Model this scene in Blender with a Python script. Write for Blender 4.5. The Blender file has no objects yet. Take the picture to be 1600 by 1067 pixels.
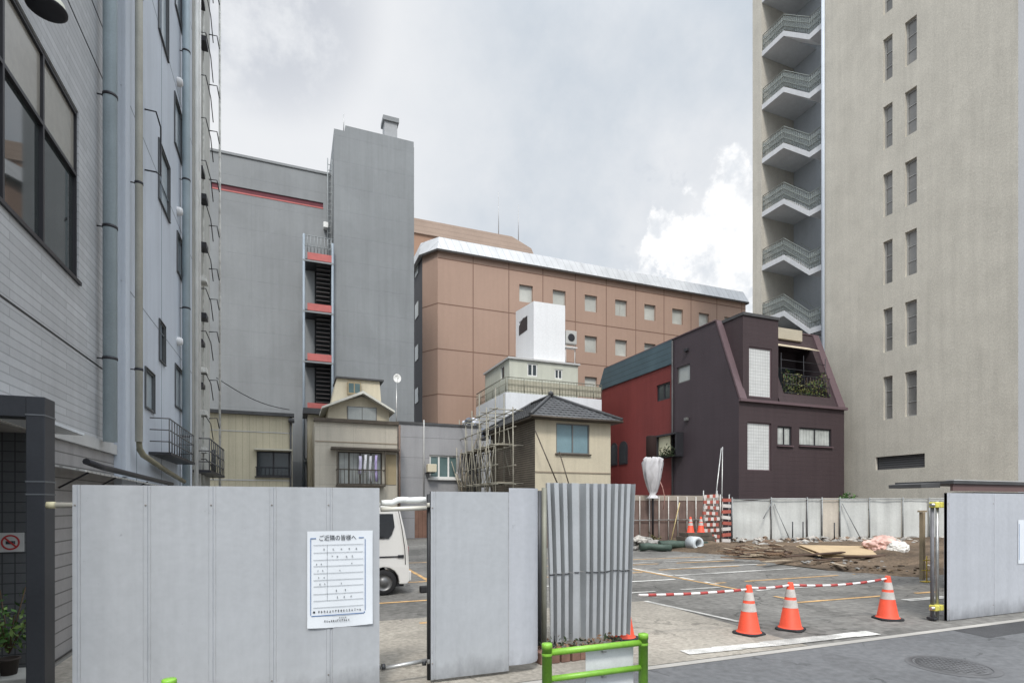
import bpy, bmesh, math, random
from mathutils import Vector, Matrix
random.seed(7)
R = math.radians
S = bpy.context.scene
COL = S.collection

# ---------------------------------------------------------------- camera
HC = 1.85                      # eye height
YAW = R(21.63)                 # street grid: +Y away from the street, +X to the right along it
FPX = 870.0; HX, HY = 800.0, 788.0
cam = bpy.data.cameras.new('camera'); co = bpy.data.objects.new('camera', cam); COL.objects.link(co)
co.location = (0, 0, HC); co.rotation_euler = (R(90), 0, -YAW)
cam.sensor_width = 36; cam.lens = 36*FPX/1600; cam.shift_y = (HY-533.5)/1600
cam.clip_start = .1; cam.clip_end = 3000
S.camera = co
S.view_settings.view_transform = 'Standard'; S.view_settings.look = 'None'
S.view_settings.exposure = 0.38; S.view_settings.gamma = 1

# measured sight lines -> coordinates on a known plane
SN, CS = math.sin(YAW), math.cos(YAW)
def ray(px, py):
    c = (px-HX)/FPX
    return (SN+CS*c, CS-SN*c, (HY-py)/FPX)
def onY(px, py, Y):
    d = ray(px, py); t = Y/d[1]; return Vector((d[0]*t, Y, HC+d[2]*t))
def onX(px, py, X):
    d = ray(px, py); t = X/d[0]; return Vector((X, d[1]*t, HC+d[2]*t))
def onZ(px, py, Z=0.0):
    d = ray(px, py); t = (Z-HC)/d[2]; return Vector((d[0]*t, d[1]*t, Z))
def gx(px, Y): return onY(px, HY, Y).x
def gy(px, X): return onX(px, HY, X).y
def zY(px, py, Y): return onY(px, py, Y).z
def zX(px, py, X): return onX(px, py, X).z

# ---------------------------------------------------------------- world and sun
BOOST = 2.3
SUN_EL, SUN_AZ = 52, 203       # azimuth clockwise from +Y, the sun stands behind and left of the viewer
W = bpy.data.worlds.new("World"); S.world = W; W.use_nodes = True
nt = W.node_tree; nt.nodes.clear()
def wn(t, **k):
    n = nt.nodes.new(t)
    for a, v in k.items(): setattr(n, a, v)
    return n
def wl(a, b): nt.links.new(a, b)
def wmath(op, a, b=None, c=None, clamp=False):
    n = wn('ShaderNodeMath', operation=op, use_clamp=clamp)
    for i, v in enumerate((a, b, c)):
        if v is None: continue
        if isinstance(v, (int, float)): n.inputs[i].default_value = v
        else: wl(v, n.inputs[i])
    return n.outputs[0]
out = wn('ShaderNodeOutputWorld'); bg = wn('ShaderNodeBackground'); bg.inputs['Strength'].default_value = .1
sky = wn('ShaderNodeTexSky', sky_type='NISHITA', sun_disc=False, sun_elevation=R(SUN_EL), sun_rotation=R(SUN_AZ))
sky.air_density = 1.0; sky.dust_density = 1.5
tc = wn('ShaderNodeTexCoord'); sep = wn('ShaderNodeSeparateXYZ'); wl(tc.outputs['Generated'], sep.inputs[0])
den = wmath('ADD', wmath('MAXIMUM', sep.outputs[2], 0.0), .35)
cmb = wn('ShaderNodeCombineXYZ')
wl(wmath('DIVIDE', sep.outputs[0], den), cmb.inputs[0]); wl(wmath('DIVIDE', sep.outputs[1], den), cmb.inputs[1])
def noise(vec, scale, detail=6, rough=.55, loc=(0,0,0)):
    mp = wn('ShaderNodeMapping'); mp.inputs['Location'].default_value = loc; wl(vec, mp.inputs[0])
    n = wn('ShaderNodeTexNoise'); n.inputs['Scale'].default_value = scale; n.inputs['Detail'].default_value = detail
    n.inputs['Roughness'].default_value = rough; wl(mp.outputs[0], n.inputs['Vector']); return n.outputs[0]
def smooth(x, a, b):
    n = wn('ShaderNodeMapRange', interpolation_type='SMOOTHSTEP'); n.inputs[1].default_value = a; n.inputs[2].default_value = b
    wl(x, n.inputs[0]); return n.outputs[0]
# cumulus bank with a patch of blue, low over the roofs to the right
def dirmask(px, py, inner, outer):
    d = Vector(ray(px, py)).normalized()
    dp = wn('ShaderNodeVectorMath', operation='DOT_PRODUCT'); wl(tc.outputs['Generated'], dp.inputs[0]); dp.inputs[1].default_value = d
    return smooth(dp.outputs['Value'], math.cos(R(outer)), math.cos(R(inner)))
n_big = noise(cmb.outputs[0], 1.1, 4, .5, (3.1, .7, 0))
n_fine = noise(tc.outputs['Generated'], 5.5, 8, .62, (1.3, 4.2, .4))
bright = wmath('ADD', wmath('MULTIPLY', n_big, .65), wmath('MULTIPLY', n_fine, .35))
lum = smooth(bright, .34, .70)
cl = wn('ShaderNodeMix', data_type='RGBA')
wl(lum, cl.inputs[0]); cl.inputs[6].default_value = (5.0, 5.65, 6.4, 1); cl.inputs[7].default_value = (7.9, 8.05, 8.3, 1)
# bright cumulus
m_c = wmath('MULTIPLY', smooth(wmath('ADD', dirmask(1150, 430, 1, 11.5), wmath('MULTIPLY_ADD', noise(tc.outputs['Generated'], 11, 10, .62, (.6, 1.7, 2.6)), 2.6, -1.3)), .38, .62), smooth(noise(tc.outputs['Generated'], 14, 6, .6, (2.6, .7, .6)), .15, .5))
m_c = wmath('MULTIPLY', m_c, dirmask(1150, 430, 9, 15))
cl2 = wn('ShaderNodeMix', data_type='RGBA'); wl(m_c, cl2.inputs[0]); wl(cl.outputs[2], cl2.inputs[6]); pass
cin = wn('ShaderNodeMix', data_type='RGBA'); wl(smooth(noise(tc.outputs['Generated'], 16, 8, .6, (9, 3, 2)), .36, .56), cin.inputs[0]); cin.inputs[6].default_value = (7.4, 7.7, 8.1, 1); cin.inputs[7].default_value = (10.2, 10.2, 10.2, 1); wl(cin.outputs[2], cl2.inputs[7])
# brighter veil at the upper left
cl3 = wn('ShaderNodeMix', data_type='RGBA'); wl(wmath('MULTIPLY', dirmask(380, 140, 3, 24), .75), cl3.inputs[0]); wl(cl2.outputs[2], cl3.inputs[6]); cl3.inputs[7].default_value = (8.2, 8.3, 8.5, 1)
gap = wmath('MULTIPLY', dirmask(1045, 345, 1, 6), smooth(noise(tc.outputs['Generated'], 10, 6, .6, (5, 2, 1)), .46, .64))
gap = wmath('MAXIMUM', wmath('MULTIPLY', gap, .55), wmath('MULTIPLY', smooth(n_big, .58, .8), .30))
gap = wmath('MAXIMUM', gap, wmath('MULTIPLY', wmath('MULTIPLY', dirmask(420, 0, 2, 9), smooth(n_fine, .42, .6)), .30))
gap = wmath('MULTIPLY', gap, wmath('SUBTRACT', 1.0, m_c))
sk = wn('ShaderNodeMix', data_type='RGBA'); wl(gap, sk.inputs[0]); wl(cl3.outputs[2], sk.inputs[6]); wl(sky.outputs[0], sk.inputs[7])
# cloud veil out of view, high behind the viewer, brightened as added fill light
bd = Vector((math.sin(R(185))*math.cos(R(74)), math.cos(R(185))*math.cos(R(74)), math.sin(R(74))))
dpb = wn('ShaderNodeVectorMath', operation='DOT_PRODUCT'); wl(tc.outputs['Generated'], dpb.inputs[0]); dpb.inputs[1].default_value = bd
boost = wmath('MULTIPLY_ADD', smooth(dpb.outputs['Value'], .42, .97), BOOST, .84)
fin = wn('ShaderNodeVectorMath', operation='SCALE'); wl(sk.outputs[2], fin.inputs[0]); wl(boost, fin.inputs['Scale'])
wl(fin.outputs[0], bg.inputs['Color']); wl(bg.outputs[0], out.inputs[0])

sl = bpy.data.lights.new('sun', 'SUN'); so = bpy.data.objects.new('sun', sl); COL.objects.link(so)
sl.energy = 1.9; sl.angle = R(10); sl.color = (1, .95, .88)
az, el = R(SUN_AZ), R(SUN_EL)
tosun = Vector((math.sin(az)*math.cos(el), math.cos(az)*math.cos(el), math.sin(el)))
so.rotation_euler = tosun.to_track_quat('Z', 'Y').to_euler(); so.location = (0, -5, 30)

# ---------------------------------------------------------------- materials
MATS = {}
def mat(name, col, rough=.8, metal=0, var=.10, vs=.8, streak=0, bump=.0, bs=25, pat=None, spec=.3, fine=.05, trans=0, cracks=0, patch=0, mud=0, alpha=1):
    if name in MATS: return MATS[name]
    m = bpy.data.materials.new(name); m.use_nodes = True; t = m.node_tree; N = t.nodes; L = t.links
    p = N['Principled BSDF']; p.inputs['Roughness'].default_value = rough; p.inputs['Metallic'].default_value = metal
    p.inputs['Specular IOR Level'].default_value = spec
    tcn = N.new('ShaderNodeTexCoord'); oc = tcn.outputs['Object']
    def mth(op, a, b=None, clamp=False):
        n = N.new('ShaderNodeMath'); n.operation = op; n.use_clamp = clamp
        for i, v in enumerate((a, b)):
            if v is None: continue
            if isinstance(v, (int, float)): n.inputs[i].default_value = v
            else: L.new(v, n.inputs[i])
        return n.outputs[0]
    def nz(scale, detail=4, sc=(1,1,1), rough=.55):
        mp = N.new('ShaderNodeMapping'); mp.inputs['Scale'].default_value = sc; L.new(oc, mp.inputs[0])
        n = N.new('ShaderNodeTexNoise'); n.inputs['Scale'].default_value = scale; n.inputs['Detail'].default_value = detail
        n.inputs['Roughness'].default_value = rough; L.new(mp.outputs[0], n.inputs['Vector']); return n.outputs[0]
    def rng(x, a, b, c, d):
        n = N.new('ShaderNodeMapRange'); L.new(x, n.inputs[0])
        for i, v in enumerate((a, b, c, d)): n.inputs[i+1].default_value = v
        return n.outputs[0]
    f = rng(nz(vs, 5), .3, .7, 1-var, 1+var)
    if fine: f = mth('MULTIPLY', f, rng(nz(vs*22, 3), .3, .7, 1-fine, 1+fine))
    if streak: f = mth('MULTIPLY', f, rng(nz(1.6, 5, (2.2, 2.2, .10), .65), .42, .72, 1.0, 1-streak))
    if patch:      # broad repairs and stains with edges of their own
        f = mth('MULTIPLY', f, rng(mth('GREATER_THAN', nz(.55, 3, (1,1,1), .4), .545), 0, 1, 1, 1-patch)); f = mth('MULTIPLY', f, rng(nz(3.2, 6, (1,1,1), .7), .52, .74, 1, 1-patch*.9))
    if mud:       # splashed dirt at the foot, rust freckles higher up
        sz = N.new('ShaderNodeSeparateXYZ'); L.new(oc, sz.inputs[0])
        f = mth('MULTIPLY', f, rng(mth('ADD', sz.outputs[2], mth('MULTIPLY', nz(5, 6, (1,1,.5), .7), .45)), .22, .48, 1-mud, 1))
        f = mth('MULTIPLY', f, rng(nz(9, 4, (1,1,.6), .8), .66, .74, 1, .72))
    if cracks:
        mp = N.new('ShaderNodeMapping'); L.new(oc, mp.inputs[0]); nzv = N.new('ShaderNodeTexNoise'); nzv.inputs['Scale'].default_value = 2.5; nzv.inputs['Detail'].default_value = 4; L.new(mp.outputs[0], nzv.inputs['Vector'])
        va = N.new('ShaderNodeVectorMath'); va.operation = 'MULTIPLY_ADD'; L.new(nzv.outputs['Color'], va.inputs[0]); va.inputs[1].default_value = (.55,.55,.55); L.new(mp.outputs[0], va.inputs[2])
        vo = N.new('ShaderNodeTexVoronoi'); vo.feature = 'DISTANCE_TO_EDGE'; vo.inputs['Scale'].default_value = .42; L.new(va.outputs[0], vo.inputs['Vector'])
        f = mth('MULTIPLY', f, rng(mth('MULTIPLY', mth('LESS_THAN', vo.outputs['Distance'], .007), mth('GREATER_THAN', nz(.8, 2), .48)), 0, 1, 1, 1-cracks))
    h = None
    if pat:
        sx = N.new('ShaderNodeSeparateXYZ'); L.new(oc, sx.inputs[0])
        u = mth('ADD', sx.outputs[0], sx.outputs[1]); v = sx.outputs[2]
        def line(co_, per, fr): return mth('LESS_THAN', mth('FRACT', mth('DIVIDE', co_, per)), fr)
        k = pat[0]
        if k == 'h': ln = line(v, pat[1], pat[2]); dk = pat[3]
        elif k == 'v': ln = line(u, pat[1], pat[2]); dk = pat[3]
        elif k == 'grid': ln = mth('MAXIMUM', line(u, pat[1], pat[4]), line(v, pat[2], pat[4]*pat[1]/pat[2])); dk = pat[3]
        elif k == 'brick':
            cb = N.new('ShaderNodeCombineXYZ'); L.new(u, cb.inputs[0]); L.new(v, cb.inputs[1])
            b = N.new('ShaderNodeTexBrick'); L.new(cb.outputs[0], b.inputs['Vector'])
            b.inputs['Scale'].default_value = 1; b.inputs['Brick Width'].default_value = pat[1]; b.inputs['Row Height'].default_value = pat[2]
            b.inputs['Mortar Size'].default_value = pat[4]; b.inputs['Mortar Smooth'].default_value = 0
            b.inputs['Color1'].default_value = (.9,.9,.9,1); b.inputs['Color2'].default_value = (1.06,1.06,1.06,1); b.inputs['Mortar'].default_value = (pat[3],)*3+(1,)
            ln = b.outputs['Fac']; dk = None
            bw = N.new('ShaderNodeSeparateColor'); L.new(b.outputs['Color'], bw.inputs[0]); f = mth('MULTIPLY', f, bw.outputs[0])
        if k != 'brick': f = mth('MULTIPLY', f, rng(ln, 0, 1, 1, dk))
        h = mth('MULTIPLY', ln, -1.0)
    mx = N.new('ShaderNodeVectorMath'); mx.operation = 'SCALE'; mx.inputs[0].default_value = col[:3]; L.new(f, mx.inputs['Scale'])
    L.new(mx.outputs[0], p.inputs['Base Color'])
    if bump:
        hb = mth('MULTIPLY', nz(bs, 4), bump)
        h = hb if h is None else mth('ADD', h, hb)
    if h is not None:
        bp = N.new('ShaderNodeBump'); bp.inputs['Strength'].default_value = .5; bp.inputs['Distance'].default_value = .012
        L.new(h, bp.inputs['Height']); L.new(bp.outputs[0], p.inputs['Normal'])
    if alpha < 1: p.inputs['Alpha'].default_value = alpha
    if trans: p.inputs['Transmission Weight'].default_value = trans
    MATS[name] = m; return m
def srgb(r, g, b, k=1.0):
    f = lambda c: ((c/255+.055)/1.055)**2.4 if c > 10 else c/255/12.92
    return (f(r)*k, f(g)*k, f(b)*k)

# ---------------------------------------------------------------- mesh builder
OFF = {}
def FS(Y): return (Vector((0, Y, 0)), Vector((1, 0, 0)), Vector((0, -1, 0)))
def FN(Y): return (Vector((0, Y, 0)), Vector((1, 0, 0)), Vector((0, 1, 0)))
def FW(X): return (Vector((X, 0, 0)), Vector((0, 1, 0)), Vector((-1, 0, 0)))
def FE(X): return (Vector((X, 0, 0)), Vector((0, 1, 0)), Vector((1, 0, 0)))
def fp(F, a, b, z): return F[0] + F[1]*a + F[2]*b + Vector((0, 0, z))
class MB:
    def __init__(s): s.v = []; s.f = []; s.m = []; s.sm = []
    def face(s, pts, mi=0, sm=False):
        i = len(s.v); s.v += [Vector(p) for p in pts]; s.f.append(list(range(i, i+len(pts)))); s.m.append(mi); s.sm.append(sm)
    def hexa(s, p, mi=0):       # 4 bottom, 4 top
        i = len(s.v); s.v += [Vector(q) for q in p]
        for q in ((3,2,1,0),(4,5,6,7),(0,1,5,4),(1,2,6,5),(2,3,7,6),(3,0,4,7)):
            s.f.append([i+k for k in q]); s.m.append(mi); s.sm.append(False)
    def box(s, x0, x1, y0, y1, z0, z1, mi=0):
        s.hexa([(x0,y0,z0),(x1,y0,z0),(x1,y1,z0),(x0,y1,z0),(x0,y0,z1),(x1,y0,z1),(x1,y1,z1),(x0,y1,z1)], mi)
    def fbox(s, F, a0, a1, b0, b1, z0, z1, mi=0):
        s.hexa([fp(F,a0,b0,z0),fp(F,a1,b0,z0),fp(F,a1,b1,z0),fp(F,a0,b1,z0),fp(F,a0,b0,z1),fp(F,a1,b0,z1),fp(F,a1,b1,z1),fp(F,a0,b1,z1)], mi)
    def prism(s, F, pts, b0, b1, mi=0):
        n = len(pts); A = [fp(F,a,b0,z) for a, z in pts]; B = [fp(F,a,b1,z) for a, z in pts]
        i = len(s.v); s.v += A+B
        s.f.append([i+k for k in range(n)]); s.m.append(mi); s.sm.append(False)
        s.f.append([i+n+k for k in reversed(range(n))]); s.m.append(mi); s.sm.append(False)
        for k in range(n):
            j = (k+1) % n; s.f.append([i+k, i+j, i+n+j, i+n+k]); s.m.append(mi); s.sm.append(False)
    def tube(s, p0, p1, r, n=8, r2=None, mi=0, caps=True): s.path([p0, p1], r, n, mi, r2, caps)
    def path(s, pts, r, n=8, mi=0, r2=None, caps=True):
        pts = [Vector(p) for p in pts]; i = len(s.v); k = len(pts)
        up = None
        for j, p in enumerate(pts):
            d = (pts[min(j+1,k-1)] - pts[max(j-1,0)]).normalized()
            a = Vector((0,0,1)) if abs(d.z) < .95 else Vector((1,0,0))
            x = d.cross(a).normalized(); y = x.cross(d).normalized()
            rr = r if r2 is None else r + (r2-r)*j/(k-1)
            for q in range(n):
                t = 2*math.pi*q/n; s.v.append(p + x*math.cos(t)*rr + y*math.sin(t)*rr)
        for j in range(k-1):
            for q in range(n):
                w = (q+1) % n
                s.f.append([i+j*n+q, i+j*n+w, i+(j+1)*n+w, i+(j+1)*n+q]); s.m.append(mi); s.sm.append(True)
        if caps:
            s.f.append([i+q for q in reversed(range(n))]); s.m.append(mi); s.sm.append(False)
            s.f.append([i+(k-1)*n+q for q in range(n)]); s.m.append(mi); s.sm.append(False)
    def lathe(s, prof, n=20, c=(0,0,0), mi=0, axis='Z'):
        i = len(s.v); c = Vector(c)
        for r, z in prof:
            for q in range(n):
                t = 2*math.pi*q/n; p = (r*math.cos(t), r*math.sin(t), z)
                if axis == 'Y': p = (p[0], p[2], p[1])
                s.v.append(c + Vector(p))
        for j in range(len(prof)-1):
            for q in range(n):
                w = (q+1) % n
                s.f.append([i+j*n+q, i+j*n+w, i+(j+1)*n+w, i+(j+1)*n+q]); s.m.append(mi); s.sm.append(True)
    def ico(s, c, r, sub=1, jit=0, sc=(1,1,1), mi=0, rnd=random):
        bm = bmesh.new(); bmesh.ops.create_icosphere(bm, subdivisions=sub, radius=1)
        i = len(s.v)
        for v in bm.verts:
            k = r*(1+rnd.uniform(-jit, jit)); s.v.append(Vector(c)+Vector((v.co.x*k*sc[0], v.co.y*k*sc[1], v.co.z*k*sc[2])))
        for f in bm.faces: s.f.append([i+v.index for v in f.verts]); s.m.append(mi); s.sm.append(jit < .12)
        bm.free()
    def sheet(s, F, a0, a1, z0, z1, holes=(), depth=.14, b=0, mi=0):
        """wall face with real openings and reveals"""
        A = sorted({a0, a1, *[h[0] for h in holes], *[h[1] for h in holes]}); Z = sorted({z0, z1, *[h[2] for h in holes], *[h[3] for h in holes]})
        A = [a for a in A if a0-1e-6 <= a <= a1+1e-6]; Z = [z for z in Z if z0-1e-6 <= z <= z1+1e-6]
        for i in range(len(A)-1):
            for j in range(len(Z)-1):
                ca, cz = (A[i]+A[i+1])/2, (Z[j]+Z[j+1])/2
                if any(h[0] < ca < h[1] and h[2] < cz < h[3] for h in holes): continue
                s.face([fp(F,A[i],b,Z[j]),fp(F,A[i+1],b,Z[j]),fp(F,A[i+1],b,Z[j+1]),fp(F,A[i],b,Z[j+1])], mi)
        for h in holes:
            q = [(h[0],h[2]),(h[1],h[2]),(h[1],h[3]),(h[0],h[3])]
            for k in range(4):
                (x0,w0),(x1,w1) = q[k], q[(k+1)%4]
                s.face([fp(F,x0,b,w0),fp(F,x1,b,w1),fp(F,x1,b-depth,w1),fp(F,x0,b-depth,w0)], mi)
            s.face([fp(F,x,b-depth,w) for x, w in q], mi)
    def build(s, name, mats, parent=None, bevel=0, merge=True):
        me = bpy.data.meshes.new(name)
        off = OFF.get(parent.name, Vector((0,0,0))) if parent else Vector((0,0,0))
        me.from_pydata([v-off for v in s.v], [], s.f)
        if not isinstance(mats, (list, tuple)): mats = [mats]
        for m in mats: me.materials.append(m)
        me.polygons.foreach_set('material_index', s.m); me.polygons.foreach_set('use_smooth', s.sm)
        bm = bmesh.new(); bm.from_mesh(me)
        if merge: bmesh.ops.remove_doubles(bm, verts=bm.verts, dist=1e-4)
        bmesh.ops.recalc_face_normals(bm, faces=bm.faces); bm.to_mesh(me); bm.free()
        o = bpy.data.objects.new(name, me); COL.objects.link(o)
        if parent: o.parent = parent; OFF[o.name] = off
        if bevel:
            b = o.modifiers.new('bevel', 'BEVEL'); b.width = bevel; b.segments = 2; b.limit_method = 'ANGLE'; b.angle_limit = R(40)
        return o
def tag(o, label=None, cat=None, group=None, kind=None):
    if label: o['label'] = label
    if cat: o['category'] = cat
    if group: o['group'] = group
    if kind: o['kind'] = kind
    return o
def thing(name, label, cat, loc=(0,0,0), group=None):
    o = bpy.data.objects.new(name, None); COL.objects.link(o); o.location = loc; o.empty_display_size = .3
    OFF[o.name] = Vector(loc); return tag(o, label, cat, group)
def copy_tree(o, parent=None):
    c = o.copy(); COL.objects.link(c)
    if parent: c.parent = parent
    for ch in list(o.children): copy_tree(ch, c)
    return c
def structure(name, mb, mats): return tag(mb.build(name, mats), kind='structure')

# ---------------------------------------------------------------- windows and block buildings
ALU = mat('window_aluminium', (.16,.16,.155), .45, .3)
WHF = mat('window_white_frame', (.68,.68,.66), .5)
DKF = mat('window_dark_frame', (.035,.035,.04), .45, .2)
GLS = mat('window_glass', (.035,.045,.05), .07, 0, .3, .7, spec=.6)
GLG = mat('window_glass_green', (.09,.14,.14), .1, 0, .25, .9, spec=.6)
GLB = mat('window_blind_pane', (.34,.36,.35), .25, 0, .15, .6, spec=.5)
GLC = mat('window_curtain_pane', (.42,.44,.42), .2, 0, .25, 2.0, spec=.5, pat=('v', .22, .18, .7))
GLT = mat('window_tan_pane', (.30,.285,.25), .16, 0, .12, .5, spec=.5)
def window(parent, F, h, frame=None, pane=None, mull=1, bars=0, fw=.05, depth=.14, sill=None, label=None):
    frame = frame or ALU; pane = pane or GLS
    a0, a1, z0, z1 = h[:4]; m = MB(); d0, d1 = -depth+.012, -depth+.06
    e = .003
    m.fbox(F, a0+e, a0+fw, d0, d1, z0+e, z1-e); m.fbox(F, a1-fw, a1-e, d0, d1, z0+e, z1-e)
    m.fbox(F, a0+fw, a1-fw, d0, d1, z0+e, z0+fw); m.fbox(F, a0+fw, a1-fw, d0, d1, z1-fw, z1-e)
    for k in range(mull):
        x = a0+(a1-a0)*(k+1)/(mull+1); m.fbox(F, x-fw/2, x+fw/2, d0, d1, z0+fw, z1-fw)
    for k in range(bars):
        z = z0+(z1-z0)*(k+1)/(bars+1); m.fbox(F, a0+fw, a1-fw, d0+.004, d1-.004, z-.018, z+.018)
    w = m.build('window', frame, parent)
    if label: w['label'] = label
    g = MB(); g.fbox(F, a0+fw*.6, a1-fw*.6, -depth+.005, -depth+.022, z0+fw*.6, z1-fw*.6); g.build('pane', pane, w)
    if sill:
        q = MB(); q.fbox(F, a0-.06, a1+.06, .004, .10, z0-.06, z0); q.build('sill', sill, w)
    return w
def hS(Y, x0, x1, y0, y1):
    xm = (x0+x1)/2; return (gx(x0,Y), gx(x1,Y), zY(xm,y1,Y), zY(xm,y0,Y))
def hX(X, x0, x1, y0, y1):
    xm = (x0+x1)/2; return tuple(sorted((gy(x0,X), gy(x1,X)))) + (zX(xm,y1,X), zX(xm,y0,X))
def block(parent, x0, x1, y0, y1, z0, z1, m, holes=None, roof=None, name='wall', depth=.14):
    holes = holes or {}; b = MB()
    b.sheet(FS(y0), x0, x1, z0, z1, holes.get('S', ()), depth)
    b.sheet(FW(x0), y0, y1, z0, z1, holes.get('W', ()), depth)
    b.sheet(FE(x1), y0, y1, z0, z1, holes.get('E', ()), depth)
    b.sheet(FN(y1), x0, x1, z0, z1)
    if roof is None: b.face([(x0,y0,z1),(x1,y0,z1),(x1,y1,z1),(x0,y1,z1)])
    w = b.build(name, m, parent)
    if roof is not None:
        r = MB(); r.face([(x0,y0,z1),(x1,y0,z1),(x1,y1,z1),(x0,y1,z1)]); r.build('roof', roof, parent)
    return w
def leaves(mb, pts, size, rnd, n_mats=1):
    for p in pts:
        d = Vector((rnd.gauss(0,1), rnd.gauss(0,1), rnd.gauss(0,1))).normalized(); e = d.orthogonal().normalized()
        q = Matrix.Rotation(rnd.uniform(0, 6.28), 3, d) @ e; k = size*rnd.uniform(.6, 1.4); w = q.cross(d)
        p = Vector(p); mb.face([p-q*k, p-w*k*.45, p+q*k, p+w*k*.45], rnd.randrange(n_mats))

# ================================================================ GROUND
ASPH = mat('asphalt_road', (.128,.130,.134), .9, 0, .12, .5, bump=.7, bs=160, fine=.17, cracks=.30, patch=.10)
LOT = mat('asphalt_lot', (.168,.162,.150), .92, 0, .25, .35, bump=1.1, bs=130, fine=.28, cracks=.45, patch=.20)
CONC = mat('concrete_apron', (.30,.275,.235), .9, 0, .20, .7, bump=1.0, bs=90, fine=.22, cracks=.3, patch=.16)
KERB = mat('gutter_concrete', (.34,.325,.30), .9, 0, .15, 1.2, bump=.4, bs=60)
DIRT = mat('bare_soil', (.115,.083,.056), 1, 0, .4, .6, bump=1.6, bs=22, fine=.4, patch=.25)
WPNT = mat('white_road_paint', (.55,.54,.51), .85, 0, .25, 4, bump=.8, bs=90, fine=.4, patch=.3)
OPNT = mat('orange_road_paint', (.48,.30,.135), .85, 0, .35, 3, bump=.4, bs=60, fine=.3)
def flat(pts, z): m = MB(); m.face([(x,y,z) for x, y in pts]); return m
def rect(x0,x1,y0,y1): return [(x0,y0),(x1,y0),(x1,y1),(x0,y1)]
structure('ground', flat(rect(-500,600,-400,700), -.02), mat('ground_earth', (.15,.14,.125), .95, 0, .3, .1))
structure('road', flat(rect(-60,80,-7,5.23), 0), ASPH)
structure('gutter', flat(rect(-60,80,5.23,5.34), .004), KERB)
structure('parking_lot', flat(rect(-2.55,33,5.34,31), 0), LOT)
structure('concrete_apron', flat([(-2.5,5.36),(6.30,5.36),(6.38,9.0),(-2.5,9.0)], .004), CONC)
# worn lines: broken into irregular pieces of paint
def paint_line(mb, p0, p1, w, z, wear, rnd):
    p0, p1 = Vector((*p0, 0)), Vector((*p1, 0)); d = (p1-p0); L = d.length; d.normalize(); n = Vector((-d.y, d.x, 0)); s = 0
    while s < L:
        e = min(L, s+rnd.uniform(.25, .8))
        if rnd.random() > wear:
            a, b = rnd.uniform(.36,.52)*w, rnd.uniform(.36,.52)*w
            q = [p0+d*s-n*a, p0+d*e-n*b, p0+d*e+n*a, p0+d*s+n*b]; mb.face([(v.x, v.y, z) for v in q])
        s = e
rl = random.Random(3)
m = MB()
for (a, b) in (((9.05,8.1),(9.05,16.2)), ((8.85,7.78),(10.2,7.74)), ((10.2,7.74),(11.5,7.7)), ((11.5,7.7),(12.7,7.66)), ((9.05,10.4),(13.9,10.38)), ((9.05,13.1),(13.6,13.05)), ((9.05,15.9),(13.6,15.8)),
               ((3.1,9.6),(3.1,17.5)), ((-2.2,10.6),(3.1,10.6)), ((-2.2,8.55),(3.1,8.6)), ((-2.2,13.2),(3.1,13.2)), ((-2.2,16),(3.1,16)), ((3.1,17.6),(8.9,17.4)), ((5.2,17.5),(5.2,21)), ((7.8,17.5),(7.8,21)), ((9.05,14.5),(13.6,14.4)), ((5.2,12.9),(8.9,12.8)), ((5.2,15.2),(8.9,15.1))):
    paint_line(m, a, b, .11, .007, .12, rl)
tag(structure('parking_lines', m, OPNT), kind='structure')
m = MB()
for (a, b) in (((6.30,8.95),(6.56,6.85)), ((9.17,10.2),(9.17,16.0)), ((9.3,13.25),(13.4,13.2)), ((9.3,11.9),(13.6,11.95)), ((5.0,11.4),(8.8,11.3)), ((6.5,9.9),(8.9,9.85)), ((9.3,9.2),(12.5,9.1)), ((10,14.9),(14,14.8)), ((11.0,7.22),(12.7,7.16)), ((11.0,7.14),(12.7,7.08))):
    paint_line(m, a, b, .13, .010, .10, rl)
structure('white_parking_lines', m, WPNT)
m = MB(); paint_line(m, (4.55,5.64), (7.78,5.53), .24, .013, .0, rl); structure('stop_stripe', m, WPNT)
m = MB(); m.face([(x,y,.002) for x, y in ((9.0,4.75),(11.6,4.75),(11.2,5.22),(9.05,5.22))]); structure('asphalt_patch', m, mat('fresh_asphalt', (.06,.06,.062), .95, 0, .2, 2, bump=.8, bs=110, fine=.2))
m = MB(); m.face([(x,y,.006) for x, y in ((10.25,4.72),(10.55,4.62),(10.62,4.78),(10.35,4.86))]); structure('yellow_road_mark', m, mat('yellow_paint_mark', (.42,.36,.10), .9, 0, .3, 6))
# bare soil of the demolished half, gently uneven
def soil():
    from mathutils import noise as mn
    m = MB(); x0, x1, y0, y1, st = 14.0, 31.0, 9.0, 21.0, .33; nx, ny = int((x1-x0)/st), int((y1-y0)/st); g = []
    for j in range(ny+1):
        for i in range(nx+1):
            x, y = x0+i*st, y0+j*st
            edge = min(1, max(0, min(x-x0-.5*math.sin(y*.9)-.3, y-y0-.25*math.sin(x*1.3)-.1))/2.2)
            h = .012 + edge*(.09 + .30*max(0, mn.fractal(Vector((x*.35,y*.35,1)), 1, 2, 4)+.25)) if edge > 0 else -.05
            g.append(Vector((x, y, h + edge*.05*mn.noise(Vector((x*2.3,y*2.3,4))))))
    w = nx+1
    for j in range(ny):
        for i in range(nx):
            m.face([g[j*w+i], g[j*w+i+1], g[(j+1)*w+i+1], g[(j+1)*w+i]], 0, True)
    return m
structure('soil', soil(), DIRT)

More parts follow.
